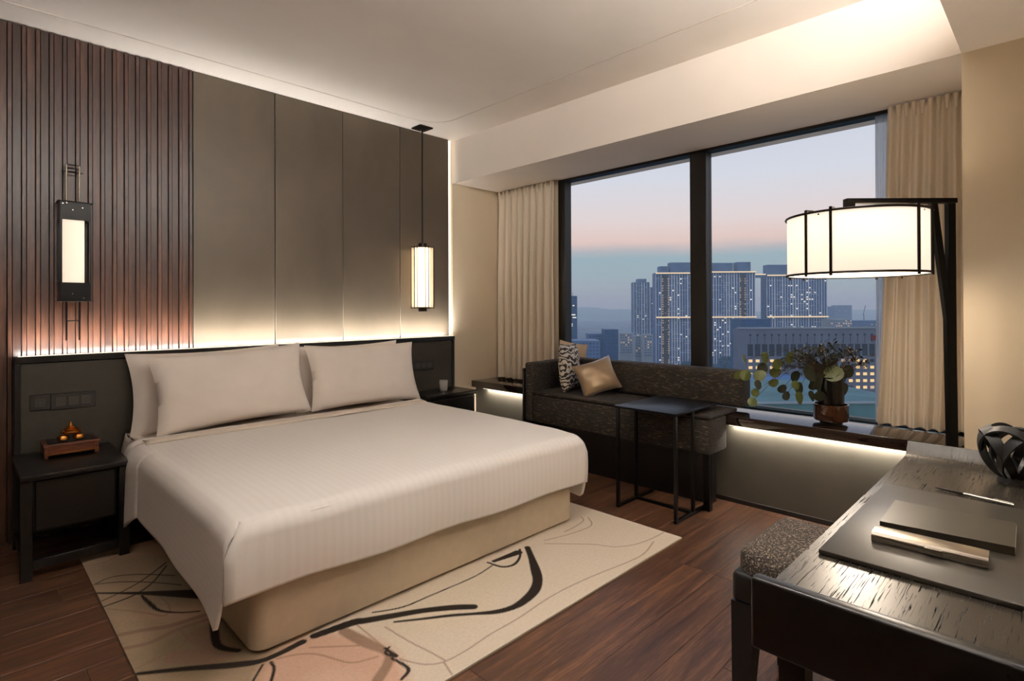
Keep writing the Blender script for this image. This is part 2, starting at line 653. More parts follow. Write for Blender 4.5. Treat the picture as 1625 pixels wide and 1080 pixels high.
ce = struct(MB().box(XMIN, XB + 0.02, YMIN, YW + 0.05, ZC, ZC + 0.1), 'ceiling', 'ceiling', 'plain off-white ceiling over the bed', 'ceiling')
gp = [(XMIN + 0.3, 3.615), (2.55, 3.615)]
for k in range(1, 9):
    an = PI / 2 - k * PI / 16
    gp.append((2.55 + 0.22 * math.cos(an), 3.395 + 0.22 * math.sin(an)))
gp.append((2.735, 0.6))
g = MB().tube([(p[0], p[1], ZC - 0.0005) for p in gp], 0.003, flat=(0.005, 0.003))
struct(g, 'trim_1', 'groove', 'thin rounded shadow line running around the ceiling', 'trim')
b = MB().box(XB, XG + 0.2, YMIN, YW + 0.05, ZS, ZC + 0.1)
struct(b, 'trim_2', 'beam', 'deep cream ceiling beam above the window', 'beam')
b = MB().box(XMIN, XB, YMIN, YR, ZS, ZS + 0.045).box(XMIN, XB, YMIN, 0.16, ZS + 0.045, ZC)
struct(b, 'trim_3', 'ceiling', 'dropped ceiling with a light trough above the desk', 'dropped ceiling')

# headboard wall: backing, four panels, walnut slats, cream return by the window
wb = struct(MB().box(XMIN, XG + 0.2, 3.878, 4.0, -0.1, ZC), 'wall_back', 'cream', 'headboard wall with walnut slats and bronze panels', 'wall')
MB().box(3.102, XG + 0.1, YW, 3.878, 0, ZS).build('return_panel', 'cream', wb, label='cream wall strip beside the curtain')
pane_me = MB().box(0, 0.504, YW, 3.868, 0.90, ZC - 0.002, 0.002, 1).mesh('wall_panel', 'leather_panel')
for xx in (1.033, 1.541, 2.049, 2.557):
    inst(pane_me, 'wall_panel', wb, (xx - (0.002 if xx > 2 else 0), 0, 0))
MB().box(XMIN, 3.066, 3.868, 3.878, 0, ZC - 0.001).build('slat_backing', 'slat_back', wb)
board_me = MB().box(0, 0.0335, 3.850, 3.868, 0.0, ZC - 0.004, 0.0015, 1).mesh('slat', 'slat')
batten_me = MB().box(0, 0.0170, 3.838, 3.868, 0.0, ZC - 0.004, 0.0015, 1).mesh('batten', 'slat')
xs = 1.028
k = 0
while xs - 0.0557 > -1.05:
    inst(batten_me, 'batten', wb, (xs - 0.0185, 0, 0))
    inst(board_me, 'slat', wb, (xs - 0.0185 - 0.0360, 0, 0))
    xs -= 0.0557
    k += 1
MB().box(XMIN, xs, 3.85, 3.868, 0, ZC - 0.004).build('plain_panel', 'slat', wb)
# vertical LED reveal beside the last panel
led = MB().box(3.068, 3.098, 3.868, 3.8775, 0.965, ZC - 0.003).build('led_strip', 'led_glow', wb, label='glowing vertical LED strip beside the last wall panel')

struct(MB().box(XMIN - 0.1, XMIN, YMIN, 4.0, 0, ZC), 'wall_left', 'dark_paint', 'plain wall at the far left beyond the slats', 'wall')
struct(MB().box(XMIN, XB, YMIN - 0.1, YMIN, 0, ZC), 'wall_right', 'cream', 'cream wall behind the desk', 'wall')
b = MB().box(XB, XG + 0.2, YMIN, YR, 0, ZS)
struct(b, 'wall_front', 'cream', 'cream wall to the right of the curtain and lamp', 'wall')
# wall under the ledge + baseboard
struct(MB().box(XU, XG + 0.2, YR, 3.878, 0, 0.478), 'wall_window', 'under_wall', 'grey wall below the glowing window ledge', 'wall')
struct(MB().box(XU - 0.006, XU, YR, 3.84, 0, 0.028, 0.001, 1), 'baseboard_window', 'frame_black', 'low black skirting under the window ledge', 'baseboard')
led_o = MB().box(XLEDGE, XG - 0.02, YR, YW - 0.001, 0.482, 0.540, 0.003, 2)
struct(led_o, 'trim_4', 'ledge', 'glossy dark window ledge under the panes', 'ledge')
struct(MB().box(XLEDGE + 0.012, XLEDGE + 0.045, YR + 0.02, 1.455, 0.4775, 0.482).box(XLEDGE + 0.012, XLEDGE + 0.045, 2.98, 3.70, 0.4775, 0.482), 'trim_5', 'led_glow', 'bright LED strip glowing under the window ledge', 'LED strip')
struct(MB().box(3.705, XG + 0.05, 3.124, 3.878, 0.54, ZS), 'wall_window_left', 'cream', 'cream wall strip behind the left curtain', 'wall')

# window
w = thing('window_1', 'black framed picture window looking out on the city', 'window', (XG, 2.0, 0.54), kind='structure')
MB().box(3.70, 3.79, 3.050, 3.124, 0.54, ZS, 0.002, 1).build('jamb', 'frame_black', w)
MB().box(3.70, 3.79, YR, 0.40, 0.54, ZS, 0.002, 1).build('jamb', 'frame_black', w)
MB().box(3.70, 3.79, 1.772, 1.893, 0.541, ZS - 0.02, 0.002, 1).build('mullion', 'frame_black', w)
MB().box(3.702, 3.79, 0.40, 3.050, 2.294, ZS).build('head_rail', 'frame_black', w)
MB().box(3.735, 3.79, 0.40, 3.050, 0.5405, 0.546).build('bottom_rail', 'frame_black', w)
MB().box(XG, XG + 0.008, 1.893, 3.050, 0.546, 2.294).build('pane', 'window_glass', w)
MB().box(XG, XG + 0.008, 0.40, 1.772, 0.546, 2.294).build('pane', 'window_glass', w)
# unseen ceiling spots added as fill over the bed foot, entry and desk
for i, (x, y, zc_) in enumerate(((0.35, 1.9, ZC), (1.15, 1.15, ZC), (-0.7, 2.4, ZC), (-0.6, 1.0, ZC), (1.95, -0.12, ZS))):
    d = thing('fill_light', ('added ceiling fill light left of the bed foot', 'added ceiling fill light between bed and desk', 'added ceiling fill light near the slatted wall', 'added ceiling fill light by the entry', 'added fill light in the dropped ceiling above the desk')[i], 'fill_light', (x, y, zc_), group='added ceiling fill lights')
    MB().lathe([(0.052, -0.004), (0.062, -0.006), (0.066, 0.0), (0.05, 0.0), (0.052, -0.004)], (0, 0, 0), 24).build('trim_ring', 'frame_black', d, local=True)
    MB().lathe([(0.0, -0.0015), (0.05, -0.0015)], (0, 0, 0), 24).build('diffuser', 'fill_light_glow', d, local=True)
    ld = bpy.data.lights.new('fill_light_lamp', 'SPOT')
    ld.energy = (4, 96, 4, 12, 46)[i]
    ld.spot_size = R(130)
    ld.spot_blend = 0.8
    ld.shadow_soft_size = 0.12
    ld.color = (1.0, 0.95, 0.90)
    lo = bpy.data.objects.new('fill_light_lamp', ld)
    col.objects.link(lo)
    lo.parent = d
    lo.location = (0, 0, -0.02)

# ------------------------------------------------------------------ headboard
hb = thing('headboard', 'long low dark headboard with a glowing top edge', 'headboard', (1.63, 3.80, 0))
MB().box(0.20, 3.058, 3.785, 3.8375, 0.03, 0.922).build('panel', 'headboard', hb)
MB().box(0.196, 3.062, 3.768, 3.8375, 0.926, 0.960, 0.002, 1).build('cap', 'black_wood', hb)
MB().box(0.196, 0.222, 3.772, 3.8375, 0.0, 0.926, 0.002, 1).build('end_trim', 'black_wood', hb)
MB().box(3.040, 3.062, 3.772, 3.8375, 0.0, 0.926, 0.002, 1).build('end_trim', 'black_wood', hb)
MB().box(0.21, 3.05, 3.770, 3.786, 0.9602, 0.9625).build('led_strip', 'led_glow', hb, label='glowing LED strip behind the headboard cap')

# ------------------------------------------------------------------ rug (hand-drawn print and some painted-in shade as colour attribute on a real pile mesh)
D_ = [[(1.999, 1.897, .0297), (1.936, 1.812, .0327), (1.849, 1.703, .0465), (1.787, 1.635, .0448), (1.714, 1.587, .0468), (1.627, 1.562, .0417), (1.556, 1.56, .034), (1.488, 1.584, .0301), (1.419, 1.635, .02), (1.345, 1.692, .0199), (1.26, 1.747, .0164), (1.171, 1.807, .013)],
      [(1.45, 1.675, .0375), (1.392, 1.727, .0408), (1.294, 1.794, .037), (1.19, 1.848, .0397), (1.095, 1.896, .0424), (1.056, 1.917, .0454), (.917, 1.939, .0373)],
      [(1.751, 1.918, .012), (1.768, 1.838, .0157), (1.824, 1.816, .0159), (1.898, 1.851, .0123), (1.957, 1.909, .0126)], [(1.78, 1.906, .0241), (1.926, 1.891, .0458)],
      [(1.744, 1.88, .0079), (1.614, 1.859, .0076), (1.397, 1.866, .0089), (1.253, 1.874, .0102), (1.147, 1.924, .01)],
      [(.414, 2.983, .0074), (.483, 3.008, .0076), (.572, 2.951, .0077), (.681, 2.824, .0076)], [(.414, 2.983, .0074), (.506, 2.921, .0075), (.6, 2.818, .0074), (.677, 2.708, .0074)],
      [(.409, 2.883, .0144), (.486, 2.805, .0179), (.577, 2.712, .0359), (.717, 2.563, .0787)], [(.41, 2.79, .007), (.489, 2.824, .0072), (.575, 2.882, .0075), (.689, 2.998, .008)],
      [(.408, 2.732, .0103), (.511, 2.751, .0107), (.593, 2.817, .0074), (.681, 2.961, .0079)], [(.537, 2.724, .0107), (.546, 2.626, .0173), (.561, 2.537, .0135), (.615, 2.463, .0101), (.669, 2.422, .0101)],
      [(.694, 2.321, .0329), (.648, 2.136, .0273), (.688, 2.045, .0209)], [(.412, 2.151, .0168), (.528, 2.069, .0255), (.661, 1.966, .0344), (.741, 1.927, .0262), (.868, 1.935, .0305)],  # first stroke stands for a bed leg's dark shadow, painted in
      [(.744, 1.901, .0115), (.737, 1.858, .0113), (.705, 1.802, .0109)], [(.719, 1.907, .0086), (.664, 1.844, .0082)],
      [(1.056, 1.692, .012), (1.059, 1.625, .0146), (1.042, 1.666, .0118), (1.071, 1.688, .009)], [(1.042, 1.627, .0116), (1.05, 1.541, .0141), (1.004, 1.513, .011)]]
B_ = [[(.413, 2.455, .025), (.484, 2.428, .0254), (.555, 2.39, .0289), (.67, 2.376, .0299)], [(.411, 2.345, .021), (.482, 2.32, .0244), (.57, 2.34, .0254), (.667, 2.336, .0262)],
      [(1.006, 1.887, .0441), (1.025, 1.771, .0487), (1.046, 1.668, .0296), (1.02, 1.616, .0345), (.951, 1.566, .0384)], [(.628, 2.243, .0939), (.64, 2.074, .1006), (.527, 2.164, .0762)]]
T_ = [[(2.091, 1.865), (2.25, 1.693), (2.31, 1.59), (2.406, 1.534), (2.524, 1.512), (2.638, 1.508)],
      [(2.497, 1.485), (2.36, 1.449), (2.239, 1.449), (1.978, 1.489), (1.751, 1.506), (1.531, 1.491), (1.461, 1.489), (1.371, 1.49), (1.246, 1.48), (1.154, 1.486), (1.107, 1.515), (1.08, 1.556), (1.059, 1.606)],
      [(1.154, 1.486), (1.133, 1.416)], [(1.162, 1.487), (1.154, 1.563), (1.141, 1.643), (1.133, 1.719), (1.127, 1.805)], [(2.507, 1.956), (2.472, 1.912), (2.368, 1.891), (2.278, 1.887)],
      [(2.527, 1.922), (2.444, 1.838), (2.282, 1.848), (2.119, 1.89)], [(.414, 2.706), (.47, 2.63), (.528, 2.539), (.562, 2.485), (.592, 2.519), (.594, 2.624), (.568, 2.714)],
      [(.413, 2.186), (.499, 2.206), (.554, 2.217), (.582, 2.257), (.58, 2.32)], [(.872, 1.884), (1.0, 1.77)], [(.766, 1.903), (.824, 1.877), (.875, 1.826), (.928, 1.71), (.988, 1.678), (1.015, 1.67)],
      [(1.059, 1.921), (1.058, 1.806), (1.056, 1.692)], [(.402, 3.235), (.482, 3.209), (.566, 3.266), (.62, 3.353)]]
import numpy as np


def smooth_line(pts):
    pts = [tuple(p) + ((0.006,) if len(p) == 2 else ()) for p in pts]
    out = []
    n = len(pts)
    for i in range(n - 1):
        p0, p1, p2, p3 = pts[max(i - 1, 0)], pts[i], pts[i + 1], pts[min(i + 2, n - 1)]
        for k in range(6):
            t = k / 6
            out.append(tuple(0.5 * ((2 * p1[c]) + (-p0[c] + p2[c]) * t + (2 * p0[c] - 5 * p1[c] + 4 * p2[c] - p3[c]) * t * t + (-p0[c] + 3 * p1[c] - 3 * p2[c] + p3[c]) * t ** 3) for c in range(3)))
    out.append(pts[-1])
    return out


RX0, RX1, RY0, RY1 = 0.408, 2.648, 1.409, 3.338
NX, NY = 440, 380
gx = np.linspace(RX0, RX1, NX + 1)
gy = np.linspace(RY0, RY1, NY + 1)
GX, GY = np.meshgrid(gx, gy, indexing='ij')


def mask(lines, wmul=1.0, soft=0.003):
    m = np.zeros_like(GX)
    for ln in lines:
        q = smooth_line(ln)
        for a_, b_ in zip(q[:-1], q[1:]):
            w_ = max(a_[2], b_[2]) * wmul
            x0, x1 = min(a_[0], b_[0]) - w_, max(a_[0], b_[0]) + w_
            y0, y1 = min(a_[1], b_[1]) - w_, max(a_[1], b_[1]) + w_
            i0, i1 = np.searchsorted(gx, x0), np.searchsorted(gx, x1)
            j0, j1 = np.searchsorted(gy, y0), np.searchsorted(gy, y1)
            if i1 <= i0 or j1 <= j0:
                continue
            X_, Y_ = GX[i0:i1, j0:j1], GY[i0:i1, j0:j1]
            dx, dy = b_[0] - a_[0], b_[1] - a_[1]
            t = np.clip(((X_ - a_[0]) * dx + (Y_ - a_[1]) * dy) / (dx * dx + dy * dy + 1e-12), 0, 1)
            dist = np.hypot(X_ - a_[0] - t * dx, Y_ - a_[1] - t * dy)
            hw = (a_[2] + (b_[2] - a_[2]) * t) * wmul / 2
            m[i0:i1, j0:j1] = np.maximum(m[i0:i1, j0:j1], np.clip((hw - dist) / soft + 0.5, 0, 1))
    return m


def blob(cx, cy, rx, ry, soft=0.35):
    d = np.hypot((GX - cx) / rx, (GY - cy) / ry)
    return np.clip((1 - d) / soft + 0.5, 0, 1)


def lc(c):
    return np.array(lin(c)[:3])


rugc = np.ones(GX.shape + (3,)) * lc((208, 193, 174))
wobble = np.sin(GX * 7 + 1.3 * np.sin(GY * 5)) * np.cos(GY * 6 + GX * 3)
left = np.clip((0.98 - GX - 0.06 * wobble) / 0.12, 0, 1)


def over(c, m):
    global rugc
    m = m[..., None]
    rugc = rugc * (1 - m) + lc(c) * m


over((150, 129, 105), left)  # taupe left side: shade on the rug painted in along with grey patches
over((172, 140, 118), np.clip((wobble - 0.1) * 3, 0, 1) * left * 0.8)
over((122, 106, 84), blob(0.62, 2.15, 0.22, 0.20, 0.6) * 0.9)
over((128, 110, 90), blob(0.55, 3.05, 0.25, 0.14, 0.8) * 0.7)
over((112, 98, 80), blob(0.66, 2.72, 0.10, 0.20, 0.7) * 0.8)
over((196, 160, 138), blob(0.85, 1.68, 0.22, 0.27, 0.25))
over((204, 172, 152), blob(0.80, 1.60, 0.12, 0.14, 0.6) * 0.7)
over((206, 188, 160), blob(1.45, 1.80, 0.35, 0.2, 0.8) * 0.4)
over((128, 102, 84), mask(B_, 1.0, 0.01) * 0.9)
over((122, 94, 74), mask(T_, 1.0, 0.004) * 0.75)
over((34, 26, 20), mask(D_, 1.0, 0.004))
verts = [(x, y_, 0.009) for x in gx for y_ in gy]
faces = [(i * (NY + 1) + j, (i + 1) * (NY + 1) + j, (i + 1) * (NY + 1) + j + 1, i * (NY + 1) + j + 1) for i in range(NX) for j in range(NY)]
nb = len(verts)
ring = [(i, 0) for i in range(NX + 1)] + [(NX, j) for j in range(1, NY + 1)] + [(i, NY) for i in range(NX - 1, -1, -1)] + [(0, j) for j in range(NY - 1, 0, -1)]
for i, j in ring:
    verts.append((gx[i], gy[j], 0.0005))
for k_ in range(len(ring)):
    k2 = (k_ + 1) % len(ring)
    a_ = ring[k_][0] * (NY + 1) + ring[k_][1]
    b_ = ring[k2][0] * (NY + 1) + ring[k2][1]
    faces.append((a_, nb + k_, nb + k2, b_))
me = bpy.data.meshes.new('rug')
me.from_pydata(verts, [], faces)
ca = me.color_attributes.new('print', 'FLOAT_COLOR', 'POINT')
flat_c = np.ones((len(verts), 4), dtype=np.float32)
flat_c[:nb, :3] = rugc.reshape(-1, 3)
flat_c[nb:, :3] = lc((150, 134, 112))
ca.data.foreach_set('color', flat_c.ravel())
a = Mat('printed_wool_rug')
at = a.n.new('ShaderNodeAttribute')
at.attribute_name = 'print'
nz = a.noise(a.coords('Object'), 90, 3)
hs = a.n.new('ShaderNodeHueSaturation')
mr = a.n.new('ShaderNodeMapRange')
mr.inputs['To Min'].default_value = 0.86
mr.inputs['To Max'].default_value = 1.12
a.l.new(nz, mr.inputs[0])
a.l.new(mr.outputs[0], hs.inputs['Value'])
a.l.new(at.outputs['Color'], hs.inputs['Color'])
a.color(hs.outputs[0])
a.set(Roughness=0.95, Specular_IOR_Level=0.2)
a.bump(nz, 0.3, 0.003)
me.materials.append(a.m)
rug = bpy.data.objects.new('rug', me)
col.objects.link(rug)
tag(rug, 'cream rug with loose dark brush strokes under the bed', 'rug')

# ------------------------------------------------------------------ bed
bed = thing('bed', 'king size bed with beige base and white striped duvet', 'bed', (1.57, 2.86, 0.0))
b = MB().box(0.705, 2.443, 1.955, 3.765, 0.022, 0.285)
ed = [e for e in b.bm.edges if abs((e.verts[0].co - e.verts[1].co).z) > 0.1]
bmesh.ops.bevel(b.bm, geom=ed, offset=0.055, segments=6, profile=0.5, affect='EDGES')
ed = [e for e in b.bm.edges if abs((e.verts[0].co - e.verts[1].co).z) < 1e-5]
bmesh.ops.bevel(b.bm, geom=[e for e in ed if len(e.link_faces) == 2 and abs(e.link_faces[0].normal.z - e.link_faces[1].normal.z) > 0.5], offset=0.008, segments=2, profile=0.5, affect='EDGES')
b.build('base', 'bed_base', bed)
for x, y in ((0.80, 2.08), (2.34, 2.08), (0.80, 3.6), (2.34, 3.6)):
    MB().lathe([(0.0, 0.009), (0.022, 0.009), (0.026, 0.03), (0.0, 0.03)], (x, y, 0), 12).build('leg', 'metal_black', bed)
b = MB().box(0.690, 2.436, 1.95, 3.765, 0.288, 0.496, 0.04, 4)
b.build('mattress', 'sheet', bed)

ZT = 0.515
XL0, XL1 = 0.665, 2.405     # where the flat top begins to roll over the edges


def arc(t, r):
    return r * math.sin(t), r * (1 - math.cos(t))


def soft(x, y):
    v = Vector((x * 2.3, y * 2.3, 0.7))
    return 0.006 * noise.noise(v) + 0.003 * noise.noise(v * 3.1)


def duvet_top(u, v):
    # u across X, v along: 0 back edge -> front -> hem
    x = XL0 + (XL1 - XL0) * u
    Lt = 3.40 - 1.955
    La = 0.075 * PI / 2
    hem = 0.263 - 0.026 * u + 0.004 * math.sin(u * 17)
    Ld = ZT - 0.075 - hem
    s_ = v * (Lt + La + Ld)
    if s_ < Lt:
        y_ = 3.40 - s_
        z = ZT + soft(x, y_) + 0.012 * math.exp(-((y_ - 3.40) / 0.05) ** 2)
        return (x, y_, z - 0.010 * math.exp(-((1.955 - y_) / 0.1) ** 2))
    s_ -= Lt
    kk = min(1.0, s_ / (La * 1.3))
    x = x - 0.076 * kk * max(0.0, 1 - u / 0.06) ** 1.2 + 0.062 * kk * max(0.0, 1 - (1 - u) / 0.06) ** 1.3
    if s_ < La:
        t = s_ / 0.075
        return (x, 1.955 - 0.075 * math.sin(t), ZT - 0.010 - 0.075 * (1 - math.cos(t)) + 0.010 * (1 - math.cos(t)) + soft(x, 1.955))
    s_ -= La
    z = ZT - 0.075 - s_ + soft(x, 1.955) * (1 - s_ / Ld)
    return (x, 1.880 - 0.006 * math.sin(s_ / Ld * PI) + 0.004 * math.sin(x * 9) * s_ / Ld, z)


dv = MB()
# front drop (overlaps the rolled edge of the top by a hand)


def duvet_front(u, v):
    p = duvet_top(u, 0.79 + 0.21 * v)
    return (p[0], p[1], p[2] - 0.0075 * max(0.0, 1 - v * 3.0))


dv.grid(duvet_front, 80, 40, lambda u, v: (XL0 + (XL1 - XL0) * u, v * 0.4))


def hemL(y_):
    k_ = (y_ - 1.90) / 1.2
    tip = math.exp(-((y_ - 1.93) / 0.035) ** 2) * 0.0
    return 0.152 + 0.070 * (1 - math.exp(-max(0, k_) * 3.2)) + 0.9 * max(0.0, 1.925 - y_) + tip


def hemR(y_):
    k_ = (y_ - 1.90) / 1.4
    return 0.130 + 0.07 * (1 - math.exp(-max(0, k_) * 3)) + 0.9 * max(0.0, 1.92 - y_)


SR_ = 0.07


def duvet_body(u, v):
    """u: left hem -> top -> right hem, v: front -> back"""
    y_ = 1.897 + (3.40 - 1.897) * v
    La = SR_ * PI / 2
    drop = 0.0
    if y_ < 1.955:
        drop = 0.075 - math.sqrt(max(0.0, 0.075 ** 2 - (1.955 - y_) ** 2))
    zt_ = ZT - drop - 0.010 * math.exp(-((1.955 - y_) / 0.1) ** 2) + 0.012 * math.exp(-((y_ - 3.40) / 0.05) ** 2)
    if u < 0.3 or u > 0.7:
        left_ = u < 0.3
        t = (0.3 - u) / 0.3 if left_ else (u - 0.7) / 0.3
        sgn, xe = (-1, XL0) if left_ else (1, XL1)
        if y_ > 3.12:      # near the pillows the cloth stops short of the loose fold
            hem = 0.24
        else:
            hem = hemL(y_) if left_ else hemR(y_)
        Ld = zt_ - SR_ - hem
        s_ = t * (La + Ld)
        if s_ < La:
            a_ = s_ / SR_
            return (xe + sgn * SR_ * math.sin(a_), y_, zt_ - SR_ * (1 - math.cos(a_)) + soft(xe, y_) * (1 - t))
        k_ = (s_ - La) / Ld
        fl_ = 0.002 + 0.012 * math.exp(-(y_ - 1.9) * 5)
        if not left_:
            fl_ += 0.008
        wob = 0.004 * math.sin(y_ * 11) * k_
        yy = y_ + 0.035 * k_ ** 3 * math.exp(-((y_ - 1.897) / 0.12))
        return (xe + sgn * (SR_ + fl_ * k_ + wob), yy, zt_ - SR_ - (s_ - La))
    w_ = (u - 0.3) / 0.4
    x = XL0 + (XL1 - XL0) * w_
    return (x, y_, zt_ + soft(x, y_))


def duvet_uv(u, v):
    if u < 0.3:
        return (XL0 - (0.3 - u) / 0.3 * 0.45, v)
    if u > 0.7:
        return (XL1 + (u - 0.7) / 0.3 * 0.45, v)
    return (XL0 + (XL1 - XL0) * (u - 0.3) / 0.4, v)


dv.grid(duvet_body, 160, 90, duvet_uv)


def fold(u, v):
    y_ = 3.09 + 0.235 * u
    hem = 0.140 + 0.13 * abs(u - 0.62)
    r = SR_
    La = r * PI / 2
    Ld = ZT - r - hem
    s_ = v * (La + Ld)
    if s_ < La:
        dx, z, k_ = r * math.sin(s_ / r), ZT - r * (1 - math.cos(s_ / r)), 0.0
    else:
        k_ = (s_ - La) / Ld
        dx, z = r, ZT - r - (s_ - La)
    return (XL0 - dx - 0.004 - 0.010 * k_ - 0.020 * math.sin(u * PI) * min(1, v * 3), y_, z + 0.003 + soft(XL0, y_))


dv.grid(fold, 16, 26, lambda u, v: (0.3 - v * 0.42, u))
dv_o = dv.build('duvet', 'linen', bed, angle=60)
so = dv_o.modifiers.new('thickness', 'SOLIDIFY')
so.thickness = 0.012
so.offset = -1.0
# turned-back sheet edge under the pillows
sh = MB()
sh.grid(lambda u, v: (0.668 + 1.735 * u, 3.385 - 0.10 * v, ZT + 0.010 * math.sin(min(1, v * 1.0) * PI) ** 0.5 + 0.006 + soft(u * 2, 3.3) * 0.6), 50, 10)
so = sh.build('turned_sheet', 'sheet', bed, angle=60).modifiers.new('thickness', 'SOLIDIFY')
so.thickness = 0.006
sc_ = MB()
sc_.grid(lambda u, v: (0.664 - 0.03 * math.sin(v * PI / 2) - 0.008 * math.sin(u * 9), 3.36 + 0.38 * u, 0.50 - 0.20 * v + 0.012 * math.sin(u * 7)), 12, 8)
sc_.grid(lambda u, v: (0.664 + 0.05 * v, 3.36 + 0.38 * u, 0.50 + 0.003), 12, 2)
so = sc_.build('fitted_sheet_corner', 'sheet', bed, angle=60).modifiers.new('thickness', 'SOLIDIFY')
so.thickness = 0.004


def pillow_mesh(w_, h_, th, name='pillow', mat='pillow', pinch=0.07, seed=0, n_=28, power=0.42):
    p = MB()
    for sgn in (1, -1):
        def f(u, v, sgn=sgn):
            a_, b_ = 2 * u - 1, 2 * v - 1
            ex = 1 - pinch * (1 - b_ * b_) * abs(a_) ** 2
            ey = 1 - pinch * 1.2 * (1 - a_ * a_) * abs(b_) ** 2
            t = max(0.0, (1 - a_ ** 2) * (1 - b_ ** 2)) ** power
            wr = 0.012 * noise.noise(Vector((a_ * 2 + seed, b_ * 2, sgn))) * t
            return (a_ * w_ / 2 * ex, sgn * (th / 2 * t + 0.0015) + wr, b_ * h_ / 2 * ey)
        p.grid(f, n_, n_)
    bmesh.ops.remove_doubles(p.bm, verts=p.bm.verts, dist=0.0045)
    return p.mesh(name, mat, None, 70)


def pillow(name, label, cat, me, loc, tilt, rz=0.0, roll=0.0, group=None):
    o = bpy.data.objects.new(name, me)
    col.objects.link(o)
    o.rotation_mode = 'XYZ'
    m = Matrix.Rotation(rz, 4, 'Z') @ Matrix.Rotation(tilt, 4, 'X') @ Matrix.Rotation(roll, 4, 'Y')
    m.translation = Vector(loc)
    o.matrix_world = m
    return tag(o, label, cat, group)


pl = 'white pillows on the bed'
pillow('pillow', 'white pillow leaning on the headboard at left, behind the front left pillow', 'pillow', pillow_mesh(0.86, 0.47, 0.13, seed=1), (1.085, 3.680, 0.728), R(-10), 0, R(-1), pl)
pillow('pillow', 'large white pillow in front at the left of the bed', 'pillow', pillow_mesh(0.87, 0.455, 0.17, seed=2), (1.165, 3.505, 0.742), R(-17), R(0), R(-2.5), pl)
pillow('pillow', 'white pillow leaning on the headboard at right, mostly hidden', 'pillow', pillow_mesh(0.84, 0.46, 0.12, seed=3), (2.015, 3.688, 0.722), R(-9), 0, R(-0.5), pl)
pillow('pillow', 'white pillow in front at the right of the bed, nearest the glass tumbler', 'pillow', pillow_mesh(0.86, 0.445, 0.16, seed=4), (2.05, 3.525, 0.735), R(-16), R(0), R(1.0), pl)

# ------------------------------------------------------------------ nightstands
ns = thing('nightstand', 'black open-frame nightstand left of the bed with a carved box', 'nightstand', (0.41, 3.49, 0))
MB().box(0.187, 0.590, 3.23, 3.764, 0.441, 0.465, 0.003, 2).build('top', 'black_wood', ns)
for x in (0.187, 0.546):
    for y in (3.235, 3.715):
        MB().box(x, x + 0.042, y, y + 0.042, 0.0095 if (x > 0.4 and y < 3.5) else 0.0, 0.441, 0.002, 1).build('leg', 'black_wood', ns)
MB().box(0.232, 0.543, 3.275, 3.715, 0.20, 0.438, 0.002, 1).build('drawer_box', 'black_wood', ns)
MB().box(0.240, 0.535, 3.265, 3.2745, 0.21, 0.43, 0.002, 1).build('drawer_front', 'black_wood', ns)
MB().box(0.230, 0.545, 3.25, 3.28, 0.045, 0.085, 0.002, 1).build('rail', 'black_wood', ns)
MB().box(0.230, 0.545, 3.72, 3.75, 0.045, 0.085, 0.002, 1).build('rail', 'black_wood', ns)
for x in (0.194, 0.553):
    MB().box(x, x + 0.028, 3.287, 3.715, 0.045, 0.085, 0.002, 1).build('rail', 'black_wood', ns)
ns2 = thing('nightstand', 'black box nightstand right of the bed carrying a glass tumbler', 'nightstand', (2.80, 3.62, 0))
MB().box(2.545, 3.058, 3.475, 3.764, 0.488, 0.520, 0.003, 2).build('top', 'black_wood', ns2)
MB().box(2.555, 3.045, 3.495, 3.764, 0.08, 0.482, 0.002, 1).build('body', 'black_wood', ns2)
MB().box(2.562, 3.038, 3.482, 3.4945, 0.10, 0.472, 0.002, 1).build('drawer_front', 'black_wood', ns2)
MB().tube([(3.01, 3.482, 0.463), (3.01, 3.466, 0.463)], 0.007, 10).build('knob', 'steel', ns2, label='small bright knob')
for x in (2.575, 3.0):
    for y in (3.51, 3.73):
        MB().box(x, x + 0.03, y, y + 0.03, 0.0, 0.08).build('leg', 'black_wood', ns2)

# carved box + brass ornament
cb = thing('carved_box', 'low reddish wooden tray box on the left nightstand', 'box', (0.40, 3.63, 0.465))
MB().box(0.298, 0.508, 3.545, 3.725, 0.478, 0.520).build('body', 'copper_wood', cb)
MB().box(0.290, 0.516, 3.537, 3.733, 0.5205, 0.532, 0.003, 2).build('lid', 'copper_wood', cb)
MB().box(0.308, 0.498, 3.555, 3.715, 0.532, 0.5335).build('inlay', 'black_wood', cb)
MB().box(0.292, 0.514, 3.539, 3.545, 0.482, 0.487, 0.001, 1).build('rail', 'brass', cb, label='thin metal rail along the front')
for x in (0.294, 0.494):
    for y in (3.541, 3.715):
        MB().box(x, x + 0.016, y, y + 0.016, 0.465, 0.5205, 0.002, 1).build('foot', 'copper_wood', cb)
orn = thing('brass_ornament', 'small brass pagoda ornament on the wooden box', 'ornament', (0.405, 3.620, 0.5335))
for x in (-0.032, 0.030):
    bw = MB().lathe([(0.0, 0.0), (0.012, 0.0), (0.021, 0.006), (0.025, 0.015), (0.022, 0.024), (0.015, 0.028), (0.0, 0.029)], (x, -0.008, 0), 20).build('bowl', 'brass', orn, local=True)
    rb = MB()
    for z, r in ((0.007, 0.0228), (0.013, 0.0255), (0.019, 0.0250), (0.025, 0.0215)):
        rb.tube([(x + r * math.cos(t * PI / 10), -0.008 + r * math.sin(t * PI / 10), z) for t in range(20)], 0.0018, 6, True)
    rb.build('rib', 'brass', bw, local=True)
MB().lathe([(0.0, 0.030), (0.020, 0.030), (0.040, 0.036), (0.046, 0.042), (0.040, 0.047), (0.028, 0.052), (0.0, 0.053)], (0, 0, 0), 24).build('dish', 'brass', orn, local=True)
